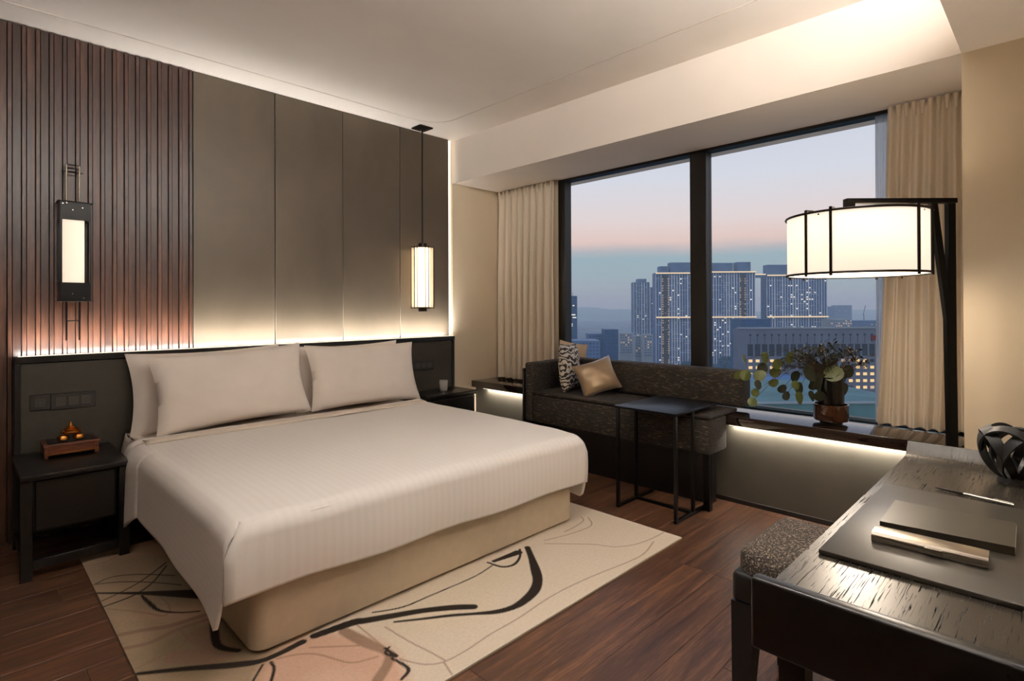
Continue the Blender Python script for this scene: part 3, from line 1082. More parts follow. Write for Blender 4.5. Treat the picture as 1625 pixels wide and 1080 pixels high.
MB().lathe([(0.0, 0.053), (0.026, 0.053), (0.030, 0.058), (0.018, 0.064), (0.020, 0.068), (0.011, 0.074), (0.006, 0.080), (0.004, 0.086), (0.006, 0.090), (0.0, 0.098)], (0, 0, 0), 20).build('lid', 'brass', orn, local=True)
for k_ in range(4):
    an = PI / 4 + k_ * PI / 2
    MB().tube([(0.034 * math.cos(an), 0.034 * math.sin(an), 0.046), (0.048 * math.cos(an), 0.048 * math.sin(an), 0.052), (0.056 * math.cos(an), 0.056 * math.sin(an), 0.049)], 0.002, 6).build('prong', 'brass', orn, local=True)

# glass tumbler on coaster
ct = MB().lathe([(0.0, 0.0), (0.052, 0.0), (0.053, 0.004), (0.0, 0.004)], (2.805, 3.60, 0.520), 28).build('coaster', 'leather_black')
tag(ct, 'round black coaster under the glass tumbler', 'coaster')
gt = thing('tumbler', 'clear glass tumbler on the right nightstand', 'glass', (2.805, 3.60, 0.524))
MB().lathe([(0.0, 0.001), (0.028, 0.001), (0.031, 0.01), (0.037, 0.088), (0.0355, 0.088), (0.029, 0.014), (0.0, 0.013)], (0, 0, 0), 28).build('wall', 'clear_glass', gt, local=True)
MB().lathe([(0.0, 0.0135), (0.0285, 0.0135), (0.0315, 0.036), (0.0, 0.036)], (0, 0, 0), 28).build('water', 'clear_glass', gt, local=True)

# switch plates on the headboard


def plate(name, label, x0, x1, z0, z1, kind):
    t = thing(name, label, 'switch plate' if kind != 'socket' else 'socket', ((x0 + x1) / 2, 3.785, z0))
    MB().box(x0, x1, 3.776, 3.7848, z0, z1, 0.002, 1).build('plate', 'plastic_dark', t)
    if kind == 'socket':
        cx, cz = (x0 + x1) / 2, (z0 + z1) / 2
        MB().box(cx - 0.022, cx + 0.022, 3.774, 3.776, cz - 0.022, cz + 0.022, 0.001, 1).build('insert', 'plastic_key', t)
        for dx, dz in ((-0.009, -0.010), (0.009, -0.010), (-0.009, 0.010), (0.009, 0.010)):
            MB().box(cx + dx - 0.003, cx + dx + 0.003, 3.7732, 3.7738, cz + dz - 0.004, cz + dz + 0.004).build('slot', 'frame_black', t)
    else:
        n_ = 3 if kind == 'wide' else 4
        w_ = (x1 - x0 - 0.03) / n_
        for i in range(n_):
            MB().box(x0 + 0.015 + i * w_ + 0.004, x0 + 0.015 + (i + 1) * w_ - 0.004, 3.773, 3.776, z0 + 0.018, z1 - 0.018, 0.001, 1).build('key', 'plastic_key', t)


plate('socket_plate', 'square dark wall socket on the headboard above the left nightstand', 0.256, 0.338, 0.676, 0.758, 'socket')
plate('switch_panel', 'wide dark switch panel beside the socket above the left nightstand', 0.340, 0.530, 0.670, 0.756, 'wide')
plate('switch_panel', 'dark switch panel on the headboard above the glass tumbler', 2.570, 2.836, 0.685, 0.766, 'four')

# ------------------------------------------------------------------ wall sconce
sco = thing('wall_sconce', 'dark metal wall sconce with glowing glass tube on the slats', 'wall lamp', (0.437, 3.838, 1.245))
MB().box(0.372, 0.502, 3.828, 3.8375, 1.245, 1.775, 0.001, 1).build('back_plate', 'metal_black', sco)
fp = MB().box(0.372, 0.502, 3.716, 3.722, 1.677, 1.772, 0.001, 1).build('front_plate', 'metal_black', sco)
fp2 = MB().box(0.372, 0.502, 3.716, 3.722, 1.248, 1.345, 0.001, 1).build('front_plate', 'metal_black', sco)
for f_, pts in ((fp, ((0.383, 1.760), (0.400, 1.764), (0.466, 1.745), (0.424, 1.730))), (fp2, ((0.424, 1.285), (0.470, 1.262)))):
    for x, z in pts:
        MB().tube([(x, 3.716, z), (x, 3.7135, z)], 0.0028, 8).build('screw', 'steel', f_)
for x in (0.372, 0.496):
    MB().box(x, x + 0.006, 3.722, 3.828, 1.248, 1.345).build('side_plate', 'metal_black', sco)
    MB().box(x, x + 0.006, 3.722, 3.828, 1.677, 1.772).build('side_plate', 'metal_black', sco)
    MB().box(x, x + 0.006, 3.716, 3.722, 1.345, 1.677).build('upright', 'metal_black', sco)
for z in (1.772, 1.244):
    MB().box(0.362, 0.514, 3.706, 3.836, z, z + 0.004, 0.001, 1).build('cap', 'metal_dark', sco)
MB().lathe([(0.047, 1.30), (0.047, 1.72)], (0.434, 3.775, 0), 32).build('glass_tube', 'sconce_glow', sco)
for x in (0.407, 0.463):
    MB().tube([(x, 3.80, 1.776), (x, 3.80, 1.985)], 0.0045, 8).build('rod', 'steel', sco)
    MB().tube([(x, 3.80, 1.244), (x, 3.80, 1.035)], 0.0045, 8).build('rod', 'metal_black', sco)
for z, x0, x1 in ((1.945, 0.385, 0.478), (1.965, 0.405, 0.465), (1.985, 0.404, 0.466), (1.14, 0.404, 0.466)):
    MB().tube([(x0, 3.80, z), (x1, 3.80, z)], 0.0035, 8).build('crossbar', 'metal_dark', sco)

# ------------------------------------------------------------------ pendant lantern
pend = thing('pendant_lantern', 'glowing glass lantern hanging on a thin rod beside the pillows', 'pendant lamp', (2.70, 3.740, 0))
c_dir = Vector((-2.70, -3.74, 0)).normalized()
r_dir = Vector((-c_dir.y, c_dir.x, 0))
MB().box(-0.065, 0.065, -0.065, 0.065, 2.679, 2.6925, 0.006, 2).build('canopy', 'metal_dark', pend, local=True)
MB().tube([(0, 0, 2.68), (0, 0, 1.715)], 0.0065, 10).build('rod', 'metal_dark', pend, local=True)
MB().lathe([(0.0, 1.735), (0.036, 1.735), (0.036, 1.708), (0.0, 1.708)], (0, 0, 0), 24).build('top_cap', 'metal_dark', pend, local=True)
MB().lathe([(0.0, 1.176), (0.036, 1.176), (0.036, 1.203), (0.0, 1.203)], (0, 0, 0), 24).build('bottom_cap', 'metal_dark', pend, local=True)
MB().lathe([(0.060, 1.216), (0.060, 1.696)], (0, 0, 0), 32).build('opal_tube', 'opal_glow', pend, local=True)
pts = []
for k_ in range(6):
    for dd in (-9, 9):
        ph = R(-37 + 62 * k_ * 60 / 62 + dd)
        pts.append(c_dir * math.cos(ph) * 0.092 + r_dir * math.sin(ph) * 0.092)
for p in pts:
    MB().tube([(p.x, p.y, 1.200), (p.x, p.y, 1.712)], 0.0032, 6).build('upright', 'metal_dark', pend, local=True)
for z in (1.206, 1.700):
    rg = MB().tube([(p.x, p.y, z) for p in pts], 0.0035, 6, True).build('ring', 'metal_dark', pend, local=True)
    sp = MB()
    for k_ in range(0, 12, 2):
        q = (pts[k_] + pts[k_ + 1]) / 2
        sp.tube([(q.x * 0.3, q.y * 0.3, z + (0.004 if z > 1.5 else -0.004)), (q.x, q.y, z)], 0.003, 6)
    sp.build('spoke', 'metal_dark', rg, local=True)
for k_ in range(12):
    p, q = pts[k_] * 0.985, pts[(k_ + 1) % 12] * 0.985
    g = MB()
    vs_ = [g.bm.verts.new(v) for v in ((p.x, p.y, 1.209), (q.x, q.y, 1.209), (q.x, q.y, 1.697), (p.x, p.y, 1.697))]
    g.bm.faces.new(vs_)
    g.build('glass_pane', 'lantern_glass', pend, local=True)

# ------------------------------------------------------------------ floor lamp
lamp = thing('floor_lamp', 'tall black floor lamp with a wide glowing drum shade', 'floor lamp', (2.894, 0.331, 0), R(-45))
MB().box(-0.20, 0.10, -0.13, 0.13, 0.0, 0.018, 0.004, 2).build('base', 'metal_black', lamp, local=True)
MB().tube([(0.0, 0, 1.645), (0.0, 0, 1.0), (0.004, 0, 0.6), (0.016, 0, 0.018)], 0, flat=(0.022, 0.030)).build('post', 'metal_black', lamp, local=True)
MB().tube([(-0.072, 0, 1.630), (-0.012, 0, 1.15), (-0.004, 0, 0.6), (0.0, 0, 0.02)], 0, flat=(0.020, 0.026)).build('strut', 'metal_black', lamp, local=True)
MB().box(-0.435, 0.0205, -0.016, 0.016, 1.625, 1.646, 0.003, 2).box(-0.435, -0.400, -0.016, 0.016, 1.560, 1.630, 0.003, 2).build('arm', 'metal_black', lamp, local=True)
SX, SR, SZ0, SZ1 = -0.393, 0.252, 1.332, 1.572
shd = MB().lathe([(SR, SZ0), (SR, SZ1)], (SX, 0, 0), 64).build('shade', 'shade_glow', lamp, local=True, label='glowing cream drum shade')
so = shd.modifiers.new('thickness', 'SOLIDIFY')
so.thickness = 0.003
for z in (SZ0, SZ1):
    MB().tube([(SX + (SR + 0.004) * math.cos(t * PI / 32), (SR + 0.004) * math.sin(t * PI / 32), z) for t in range(64)], 0.005, 6, True).build('ring', 'metal_dark', lamp, local=True)
for k_ in range(4):
    for dd in (-11, 11):
        ph = R(-60.8 + 90 * k_ + dd)
        x, y = SX + (SR + 0.008) * math.sin(ph), -(SR + 0.008) * math.cos(ph)
        rb = MB().tube([(x, y, SZ0 - 0.012), (x, y, SZ1 + 0.012)], 0.0055, 8).build('rib', 'metal_dark', lamp, local=True)
        MB().tube([(x, y, SZ1 + 0.010), (SX + (SR - 0.03) * math.sin(ph), -(SR - 0.03) * math.cos(ph), SZ1 + 0.010)], 0.004, 6).build('clip', 'metal_dark', rb, local=True)
for k_ in range(4):
    ph = R(-60.8 + 90 * k_)
    MB().tube([(SX, 0, 1.562), (SX + SR * math.sin(ph), -SR * math.cos(ph), 1.562)], 0.004, 6).build('spider', 'metal_dark', lamp, local=True)
MB().tube([(SX, 0, 1.565), (SX, 0, 1.49)], 0.016, 12).build('socket', 'metal_dark', lamp, local=True)
MB().lathe([(0.0, 1.405), (0.022, 1.412), (0.031, 1.435), (0.024, 1.465), (0.014, 1.49), (0.0, 1.49)], (SX, 0, 0), 20).build('bulb', 'bulb_glow', lamp, local=True)
ld = bpy.data.lights.new('floor_lamp_bulb', 'POINT')
ld.energy = 15.0
ld.color = (1.0, 0.86, 0.70)
ld.shadow_soft_size = 0.10
lo = bpy.data.objects.new('floor_lamp_bulb', ld)
col.objects.link(lo)
lo.parent = lamp
lo.location = (SX, 0, 1.36)

# ------------------------------------------------------------------ window sofa
sofa = thing('window_sofa', 'dark woven built-in sofa under the window', 'sofa', (3.25, 2.2, 0))
MB().box(3.085, 3.314, 1.462, 2.868, 0.335, 0.541, 0.012, 3).build('seat_base', 'sofa', sofa)
MB().box(3.083, 3.470, 1.460, 2.868, 0.542, 0.566, 0.010, 3).build('seat_pad', 'sofa', sofa)
MB().box(3.455, 3.590, 1.420, 2.868, 0.5665, 0.800, 0.028, 4).build('backrest', 'sofa', sofa)
MB().box(3.085, 3.314, 2.870, 2.952, 0.335, 0.782, 0.020, 4).box(3.290, 3.590, 2.870, 2.952, 0.5425, 0.786, 0.020, 4).build('arm', 'sofa', sofa)
MB().box(3.078, 3.314, 2.954, 2.968, 0.0, 0.735, 0.002, 1).build('side_panel', 'black_wood', sofa)
MB().box(3.24, 3.314, 1.53, 2.952, 0.0, 0.334).build('plinth', 'black_wood', sofa)
for y in (1.475, 2.90):
    MB().box(3.105, 3.145, y, y + 0.04, 0.0, 0.335, 0.002, 1).build('leg', 'metal_black', sofa)

# cushions on the sofa
pillow('patterned_cushion', 'black and white brush-print cushion at the left end of the sofa', 'cushion', pillow_mesh(0.36, 0.36, 0.12, 'patterned_cushion', 'print_cushion', 0.05, 6, 20), (3.33, 2.70, 0.745), R(-6), R(20), R(3), 'sofa cushions')
pillow('beige_cushion', 'pale beige cushion peeking out between sofa back and window', 'cushion', pillow_mesh(0.30, 0.36, 0.07, 'beige_cushion', 'beige_cushion', 0.05, 7, 20), (3.645, 2.935, 0.735), R(0), R(-90), R(6), 'sofa cushions')
pillow('gold_cushion', 'small gold satin cushion tilted on the sofa seat', 'cushion', pillow_mesh(0.31, 0.26, 0.13, 'gold_cushion', 'gold_satin', 0.09, 8, 20), (3.31, 2.43, 0.693), R(-24), R(-38), R(-16), 'sofa cushions')

# ------------------------------------------------------------------ side table
st = thing('side_table', 'slim black metal side table standing at the sofa', 'side table', (3.0, 1.72, 0))
MB().box(2.788, 3.330, 1.513, 1.927, 0.597, 0.612, 0.005, 2).build('top', 'metal_black', st)
for x in (2.800, 3.000):
    for y in (1.520, 1.900):
        MB().box(x, x + 0.018, y, y + 0.018, 0.018, 0.597, 0.001, 1).build('leg', 'metal_black', st)
for y in (1.520, 1.900):
    MB().box(2.800, 3.200, y, y + 0.018, 0.0, 0.018, 0.001, 1).build('base_bar', 'metal_black', st)
MB().box(3.000, 3.018, 1.538, 1.900, 0.0, 0.018, 0.001, 1).build('cross_bar', 'metal_black', st)

# ------------------------------------------------------------------ curtains


def curtain(name, label, y0, y1, xc, amp, n_folds, seed, mat='curtain', z0=0.545, z1=2.306, group=None, lean=0.0):
    rnd = random.Random(seed)
    ph = [rnd.uniform(0, 6.28) for _ in range(4)]
    t = thing(name, label, 'curtain', (xc, (y0 + y1) / 2, z0), group=group)

    def wave(s_, k_):
        w_ = math.sin(2 * PI * n_folds * s_ + 0.7 * math.sin(2 * PI * s_ * 1.3 + ph[0]) + ph[1])
        w2 = math.sin(2 * PI * n_folds * 2.1 * s_ + ph[2])
        return (w_ + 0.35 * w2 * k_)

    def f(u, v):
        z = z0 + (z1 - z0) * v
        k_ = 1 - v
        a_ = amp * (0.45 + 0.75 * min(1, k_ * 2.2))
        y_ = y0 + (y1 - y0) * u + 0.006 * math.sin(9 * u + 5 * v + ph[3]) * k_ + lean * k_ * u
        zz = z + (0.004 * math.sin(u * 40 + ph[2]) if v == 0 else 0)
        return (xc + a_ * wave(u, k_), y_, zz)
    o = MB().grid(f, int(150 * (y1 - y0) / 0.5), 40).build('cloth', mat, t, angle=80)
    so = o.modifiers.new('thickness', 'SOLIDIFY')
    so.thickness = 0.002
    if mat == 'curtain':
        # pleated heading and bottom hem
        n_ = int(n_folds * 1.6)
        for i in range(n_):
            yy = y0 + (y1 - y0) * (i + 0.5) / n_
            MB().grid(lambda u, v: (xc - amp * 0.75 - 0.010 * math.sin(u * PI) * (0.5 + 0.5 * v), yy + (u - 0.5) * 0.020 * (1.2 - 0.5 * (1 - v)), z1 - 0.075 + 0.074 * v), 6, 4).build('pleat', mat, t, angle=80)
        h = MB().grid(lambda u, v: (f(u, 0.001)[0] - 0.004, f(u, 0.001)[1], z0 + 0.002 + 0.085 * v), int(150 * (y1 - y0) / 0.5), 2).build('hem', mat, t, angle=80)
    return t


curtain('curtain', 'beige curtain hanging left of the window behind the sofa', 3.128, 3.832, 3.655, 0.022, 8.5, 3, group='beige curtains')
curtain('curtain', 'beige curtain hanging right of the window behind the floor lamp', 0.335, 0.690, 3.655, 0.022, 6.5, 5, group='beige curtains', lean=0.062)
curtain('sheer_curtain', 'narrow grey-blue sheer gathered at the right window edge', 0.668, 0.760, 3.712, 0.008, 3.5, 9, 'sheer', 0.545, 2.29)

# ------------------------------------------------------------------ vase and plant on the ledge
vs = thing('vase', 'dark glass vase in an amber bowl on the window ledge', 'vase', (3.49, 0.937, 0.540))
MB().lathe([(0.0, 0.0), (0.058, 0.0), (0.058, 0.020), (0.0, 0.020)], (0, 0, 0), 28).build('foot', 'dark_glass', vs, local=True)
MB().lathe([(0.0, 0.0205), (0.084, 0.0205), (0.088, 0.026), (0.088, 0.112), (0.083, 0.112), (0.083, 0.030), (0.0, 0.030)], (0, 0, 0), 36).build('bowl', 'amber_glass', vs, local=True)
MB().lathe([(0.0, 0.031), (0.060, 0.031), (0.066, 0.10), (0.066, 0.265), (0.061, 0.265), (0.060, 0.10), (0.0, 0.09)], (0, 0, 0), 30).build('inner_glass', 'dark_glass', vs, local=True)
plant = thing('eucalyptus_bouquet', 'bouquet of eucalyptus and twigs standing in the dark vase', 'plant', (3.49, 0.937, 0.640), R(-45))
lf = MB()
lf.grid(lambda u, v: (math.cos(u * 2 * PI) * v * (1.0 + 0.12 * math.cos(u * 2 * PI)), 0.12 * v * v * math.cos(u * 4 * PI) + 0.02, math.sin(u * 2 * PI) * v), 14, 3)
bmesh.ops.remove_doubles(lf.bm, verts=lf.bm.verts, dist=0.001)
leaf_me = lf.mesh('leaf', 'leaf', None, 80)
leaf_dk = leaf_me.copy()
leaf_dk.materials.clear()
leaf_dk.materials.append(M['leaf_dark'])
lr = random.Random(11)
leaves = [(1180, 590, 7, 0), (1171, 591, 6, 0), (1182, 567, 8, 0), (1203, 592, 8, 0), (1232, 573, 7, 0), (1233, 588, 7, 0), (1217, 564, 8, 0), (1215, 582, 7, 1), (1246, 615, 6, 1), (1246, 624, 6, 1),
          (1261, 625, 8, 0), (1255, 605, 6, 0), (1187, 631, 6, 0), (1192, 617, 5, 0), (1280, 622, 7, 1), (1294, 623, 7, 1), (1247, 562, 8, 0), (1275, 585, 11, 1), (1312, 587, 11, 0), (1296, 600, 11, 1),
          (1325, 596, 10, 1), (1286, 604, 9, 1), (1264, 594, 8, 1), (1306, 618, 10, 1), (1328, 612, 9, 1), (1332, 600, 7, 0), (1289, 572, 9, 1), (1196, 604, 6, 1), (1340, 585, 8, 1), (1300, 582, 9, 1), (1228, 604, 6, 0), (1268, 612, 7, 1), (1318, 575, 9, 1)]
stems = MB()
for px, py, r, dk in leaves:
    x, z = (px - 1318) / 281, (640 - py) / 281
    y = lr.uniform(-0.07, 0.05) * (1.0 if abs(x) > 0.1 else 0.8)
    s_ = r / 281 * 1.3
    inst(leaf_dk if dk else leaf_me, 'leaf', plant, (x, y, z), (lr.uniform(-0.5, 0.5), lr.uniform(-1, 1), lr.uniform(-0.6, 0.6)), (s_, s_, s_ * lr.uniform(0.85, 1.1)))
    if lr.random() < 0.75:
        mid = (x * 0.55, y * 0.5, max(0.2, z * 0.6 + 0.14) + 0.03)
        stems.tube([(lr.uniform(-0.03, 0.03), lr.uniform(-0.03, 0.03), 0.13), (x * 0.2, y * 0.2, 0.20), mid, (x, y, z)], [0.0022, 0.002, 0.0016, 0.001], 5)
stems.build('stems', 'twig', plant, local=True)
# brush of fine twigs with buds: too fine to count
tw, bd, sl = MB(), MB(), MB()
for i in range(95):
    x = lr.gauss(-0.06, 0.12)
    x = max(-0.30, min(0.22, x))
    y = lr.uniform(-0.10, 0.08)
    z = 0.28 + lr.uniform(-0.03, 0.07) - 0.25 * abs(x + 0.04) ** 1.6
    tw.tube([(x * 0.15, y * 0.2, 0.14), (x * 0.45, y * 0.5, 0.21), (x, y, z)], [0.0018, 0.0014, 0.0008], 4)
    for k_ in range(4):
        q = Vector((x, y, z)) + Vector((lr.gauss(0, 0.018), lr.gauss(0, 0.02), lr.gauss(-0.012, 0.014)))
        tw.tube([(x * 0.8, y * 0.8, z - 0.03), tuple(q)], 0.0007, 3)
        if lr.random() < 0.22:
            r = bmesh.ops.create_icosphere(bd.bm, subdivisions=1, radius=0.0034, matrix=Matrix.Translation(q))
        elif lr.random() < 0.8:
            d1 = Vector((lr.gauss(0, 1), lr.gauss(0, 1), lr.gauss(0.4, 0.7))).normalized()
            d2 = d1.cross(Vector((lr.gauss(0, 1), lr.gauss(0, 1), lr.gauss(0, 1)))).normalized()
            p0 = q
            vv = [sl.bm.verts.new(p0), sl.bm.verts.new(p0 + d1 * 0.016 + d2 * 0.007), sl.bm.verts.new(p0 + d1 * 0.034), sl.bm.verts.new(p0 + d1 * 0.016 - d2 * 0.007)]
            sl.bm.faces.new(vv)
tw.build('twigs', 'twig', plant, local=True, kind='stuff')
bd.build('buds', 'bud', plant, local=True, kind='stuff')
sl.build('small_leaves', 'leaf_dark', plant, local=True, kind='stuff')

# ------------------------------------------------------------------ desk
DZ = 0.72
desk = thing('writing_desk', 'dark oak writing desk with upturned edges', 'desk', (1.6, 0.05, 0))
prof = [(1.012, DZ), (1.012, DZ - 0.028), (2.185, DZ - 0.028), (2.200, DZ - 0.020), (2.203, DZ + 0.040), (2.192, DZ + 0.042), (2.182, DZ + 0.028), (2.165, DZ + 0.010), (2.140, DZ + 0.002), (2.11, DZ)]
MB().prism(prof, 'y', -0.36, 0.364).build('top', 'desk_wood', desk, angle=50)
MB().box(0.985, 1.012, -0.36, 0.394, DZ - 0.118, DZ + 0.006, 0.006, 3).build('end_panel', 'black_wood', desk)
MB().box(1.012, 2.18, -0.352, -0.33, DZ - 0.118, DZ - 0.028).build('back_apron', 'black_wood', desk)
MB().box(2.16, 2.185, -0.35, 0.355, DZ - 0.118, DZ - 0.028).build('end_apron', 'black_wood', desk)
MB().box(1.06, 2.14, 0.19, 0.335, DZ - 0.095, DZ - 0.0285, 0.002, 1).build('drawer', 'black_wood', desk)
for x in (1.016, 2.115):
    for y in (-0.345, 0.315):
        MB().frustum((x + 0.022, y + 0.022, DZ - 0.0285), (0.044, 0.044), (x + 0.022, y + 0.022, 0), (0.036, 0.036)).build('leg', 'black_wood', desk)
pad = MB().box(1.181, 1.744, -0.30, 0.341, DZ + 0.0005, DZ + 0.0095, 0.002, 2).build('desk_pad', 'desk_pad')
tag(pad, 'grey leather desk pad lying on the desk', 'desk pad')
PZ = DZ + 0.0098
bk = thing('book', 'slim olive-grey hardcover book on the desk pad', 'book', (1.47, 0.175, PZ))
k1 = [(1.380, 0.279), (1.554, 0.283), (1.563, 0.073), (1.406, 0.068)]
MB().prism(k1, 'z', PZ + 0.014, PZ + 0.0165).prism(k1, 'z', PZ, PZ + 0.0025).build('cover', 'book_cover', bk)
k2 = [(1.386, 0.275), (1.550, 0.279), (1.559, 0.0725), (1.410, 0.0675)]
MB().prism(k2, 'z', PZ + 0.0026, PZ + 0.0139).build('pages', 'paper', bk)
MB().prism([(1.3785, 0.279), (1.381, 0.279), (1.407, 0.068), (1.4045, 0.068)], 'z', PZ + 0.0001, PZ + 0.0164).build('spine', 'book_cover', bk)
cs = thing('pencil_case', 'long silver metal pencil case on the desk pad in front of the book', 'case', (1.322, 0.188, PZ), R(2))


def rounded(w_, h_, r):
    out = []
    for cx, cz, a0 in ((w_ / 2 - r, h_ - r, 0), (-w_ / 2 + r, h_ - r, 90), (-w_ / 2 + r * .6, r * .6, 180), (w_ / 2 - r * .6, r * .6, 270)):
        rr = r if a0 < 180 else r * .6
        for k_ in range(5):
            an = R(a0 + k_ * 22.5)
            out.append((cx + rr * math.cos(an), cz + rr * math.sin(an)))
    return out


MB().prism(rounded(0.056, 0.019, 0.007), 'y', -0.089, 0.089).build('body', 'steel', cs, local=True, angle=60)
MB().box(-0.0283, -0.0270, 0.004, 0.087, 0.0108, 0.0116).build('lid_seam', 'metal_black', cs, local=True)
MB().box(-0.033, -0.022, -0.024, 0.004, 0.004, 0.0155, 0.002, 2).build('clasp', 'steel', cs, local=True)
pn = thing('pen', 'slim silver pen lying along the far edge of the desk pad', 'pen', (1.796, 0.163, DZ), R(-12.4))
MB().tube([(0, 0.082, 0.0045), (0, 0.072, 0.0045), (0, 0.020, 0.0048)], [0.0008, 0.0022, 0.0038], 12).build('tip', 'metal_dark', pn, local=True)
MB().tube([(0, 0.020, 0.0048), (0, -0.078, 0.0048)], [0.0040, 0.0044], 14).build('barrel', 'steel', pn, local=True)
MB().tube([(0, -0.076, 0.0095), (0, -0.040, 0.0098)], 0.0011, 6).build('clip', 'steel', pn, local=True)

# knot sculpture: looping bands that meet at the foot
sk = thing('band_sculpture', 'round black sculpture of looping bands at the far end of the desk', 'sculpture', (2.04, 0.100, DZ), R(-45))
MB().lathe([(0.0, 0.0), (0.036, 0.0), (0.034, 0.010), (0.026, 0.018), (0.0, 0.018)], (0, 0, 0), 24).build('foot', 'resin_black', sk, local=True)
for i, (yaw_, tl, sx_, sz_, ox) in enumerate(((0, 24, 0.058, 0.072, 0.0), (60, 22, 0.060, 0.074, 0.0), (120, 25, 0.058, 0.070, 0.0), (180, 22, 0.060, 0.074, 0.0), (240, 24, 0.058, 0.072, 0.0), (300, 22, 0.060, 0.076, 0.0))):
    bnd = MB()
    rings = []
    n_ = 48
    for k_ in range(n_):
        t = 2 * PI * k_ / n_ - PI / 2
        w_ = 0.007 + 0.008 * (0.5 + 0.5 * math.sin(t)) ** 0.7
        rad = Vector((math.cos(t), 0, math.sin(t)))
        p = Vector((sx_ * math.cos(t), 0, sz_ * (1 + math.sin(t))))
        rings.append([bnd.bm.verts.new(p + Vector((0, w_ * e1, 0)) + rad * 0.0026 * e2) for e1, e2 in ((-1, -1), (1, -1), (1, 1), (-1, 1))])
    for k_ in range(n_):
        a_, b_ = rings[k_], rings[(k_ + 1) % n_]
        for q in range(4):
            bnd.bm.faces.new((a_[q], a_[(q + 1) % 4], b_[(q + 1) % 4], b_[q]))
    m = Matrix.Rotation(R(yaw_), 4, 'Z') @ Matrix.Rotation(R(tl), 4, 'X')
    bmesh.ops.transform(bnd.bm, matrix=m, verts=bnd.bm.verts)
    bmesh.ops.translate(bnd.bm, verts=bnd.bm.verts, vec=(ox * 0.3, 0, 0.008))
    bnd.build('band', 'resin_black', sk, local=True, angle=50)

# stool
sto = thing('stool', 'speckled upholstered stool with black frame tucked under the desk', 'stool', (1.79, 0.49, 0))
cu = MB()


def cush(u, v, top=True):
    a_, b_ = 2 * u - 1, 2 * v - 1
    n_ = 4.5
    r_ = (abs(a_) ** n_ + abs(b_) ** n_) ** (1 / n_) if (a_ or b_) else 0
    k_ = 1.0 if r_ <= 1 else 1 / r_
    h = max(0.0, 1 - min(1, max(abs(a_), abs(b_))) ** 6) ** 0.5
    return (1.785 + a_ * k_ * 0.205, 0.490 + b_ * k_ * 0.205, 0.458 + 0.050 * h)


cu.grid(cush, 30, 30)
cu.grid(lambda u, v: tuple(Vector(cush(u, v)) * Vector((1, 1, 0)) if False else (cush(u, v)[0], cush(u, v)[1], 0.438)), 30, 30)
bmesh.ops.remove_doubles(cu.bm, verts=cu.bm.verts, dist=0.0005)
bnds = [e for e in cu.bm.edges if e.is_boundary]
bmesh.ops.bridge_loops(cu.bm, edges=bnds)
cu.build('cushion', 'boucle', sto, angle=80)
MB().box(1.585, 1.985, 0.290, 0.690, 0.350, 0.4375, 0.016, 3).build('skirt', 'leather_black', sto)
for x in (1.620, 1.950):
    for y in (0.325, 0.655):
        MB().frustum((x, y, 0.352), (0.069, 0.069), (x + (0.012 if x > 1.8 else -0.012), y + (0.012 if y > 0.5 else -0.012), 0), (0.042, 0.042)).build('leg', 'leather_black', sto)

# ------------------------------------------------------------------ the city outside (ground 84 m below the room)
GZ = -84.0
HZ = 488.0      # eye level in the local survey below (1 unit of height = 1 m at d = 876 m)
M['city_ground'] = None
a = Mat('city_ground_blocks')
co = a.coords('Object', (1, 1, 1))
n = a.noise(co, 0.012, 6, 0.65)
a.color(a.ramp(n, [(0.35, (42, 66, 88)), (0.5, (70, 96, 118)), (0.65, (118, 132, 142))]))
a.set(Roughness=0.95)
M['city_ground'] = a.m
M['hill'] = plain('hazy_hill_forest', (108, 142, 140), 1.0, var=0.12, scale=0.004)  # forest green paled to teal, distance haze put into the colour
M['tower_blue'] = plain('blue_grey_cladding', (92, 120, 154), 0.6, var=0.1, scale=0.05)
M['tower_dark'] = plain('dark_blue_glazing', (54, 88, 136), 0.45, var=0.25, scale=0.25)
M['tower_slate'] = plain('slate_blue_facade', (48, 88, 126), 0.5, var=0.1, scale=0.05)
M['fin'] = plain('pale_facade_fin', (224, 228, 232), 0.6, var=0.05, scale=0.1)
M['pale_block'] = plain('pale_concrete_block', (150, 160, 166), 0.8, var=0.08, scale=0.05)
M['grey_facade'] = plain('grey_office_facade', (116, 124, 138), 0.8, var=0.06, scale=0.08)
M['recess'] = plain('brown_recess', (66, 62, 62), 0.8, var=0.1, scale=0.1)
M['dark_window'] = plain('dark_office_window', (44, 56, 70), 0.25, var=0.2, scale=0.3)
M['roof_teal'] = plain('teal_roof', (88, 124, 126), 0.8, var=0.1, scale=0.1)
M['roof_blue'] = plain('blue_roof', (92, 130, 176), 0.7, var=0.15, scale=0.1)
M['sign_red'] = plain('dark_red_panel', (128, 44, 48), 0.7, var=0.05)
M['tree_dark'] = plain('dusk_tree_foliage', (36, 66, 84), 0.95, var=0.3, scale=0.4)
M['lit_warm'] = emit('lit_window_warm', (255, 200, 110), 0.85)
M['lit_white'] = emit('lit_window_white', (255, 246, 226), 1.0)
M['lit_dim'] = emit('lit_window_dim', (250, 190, 120), 0.55)
M['lit_rail'] = emit('lit_bridge_rail', (255, 214, 150), 0.9)


def city(r, d, z=GZ):
    return ((d + r) * 0.70711, (d - r) * 0.70711, z)


def at(px, d):
    return (px - 812.5) / 876.4 * d


def zt(py, d, px=1150):
    h = 494.6 - 0.0057 * (px + 85)
    return (h - py) / 876.4 * d + CAM_H


gr = MB()
gr.grid(lambda u, v: city(-6000 + 12000 * u, 60 + 7000 * v * v, GZ), 24, 24)
o = gr.build('ground', 'city_ground')
tag(o, 'blue-grey city ground spreading to the hills outside', 'ground', kind='structure')
hl = MB()


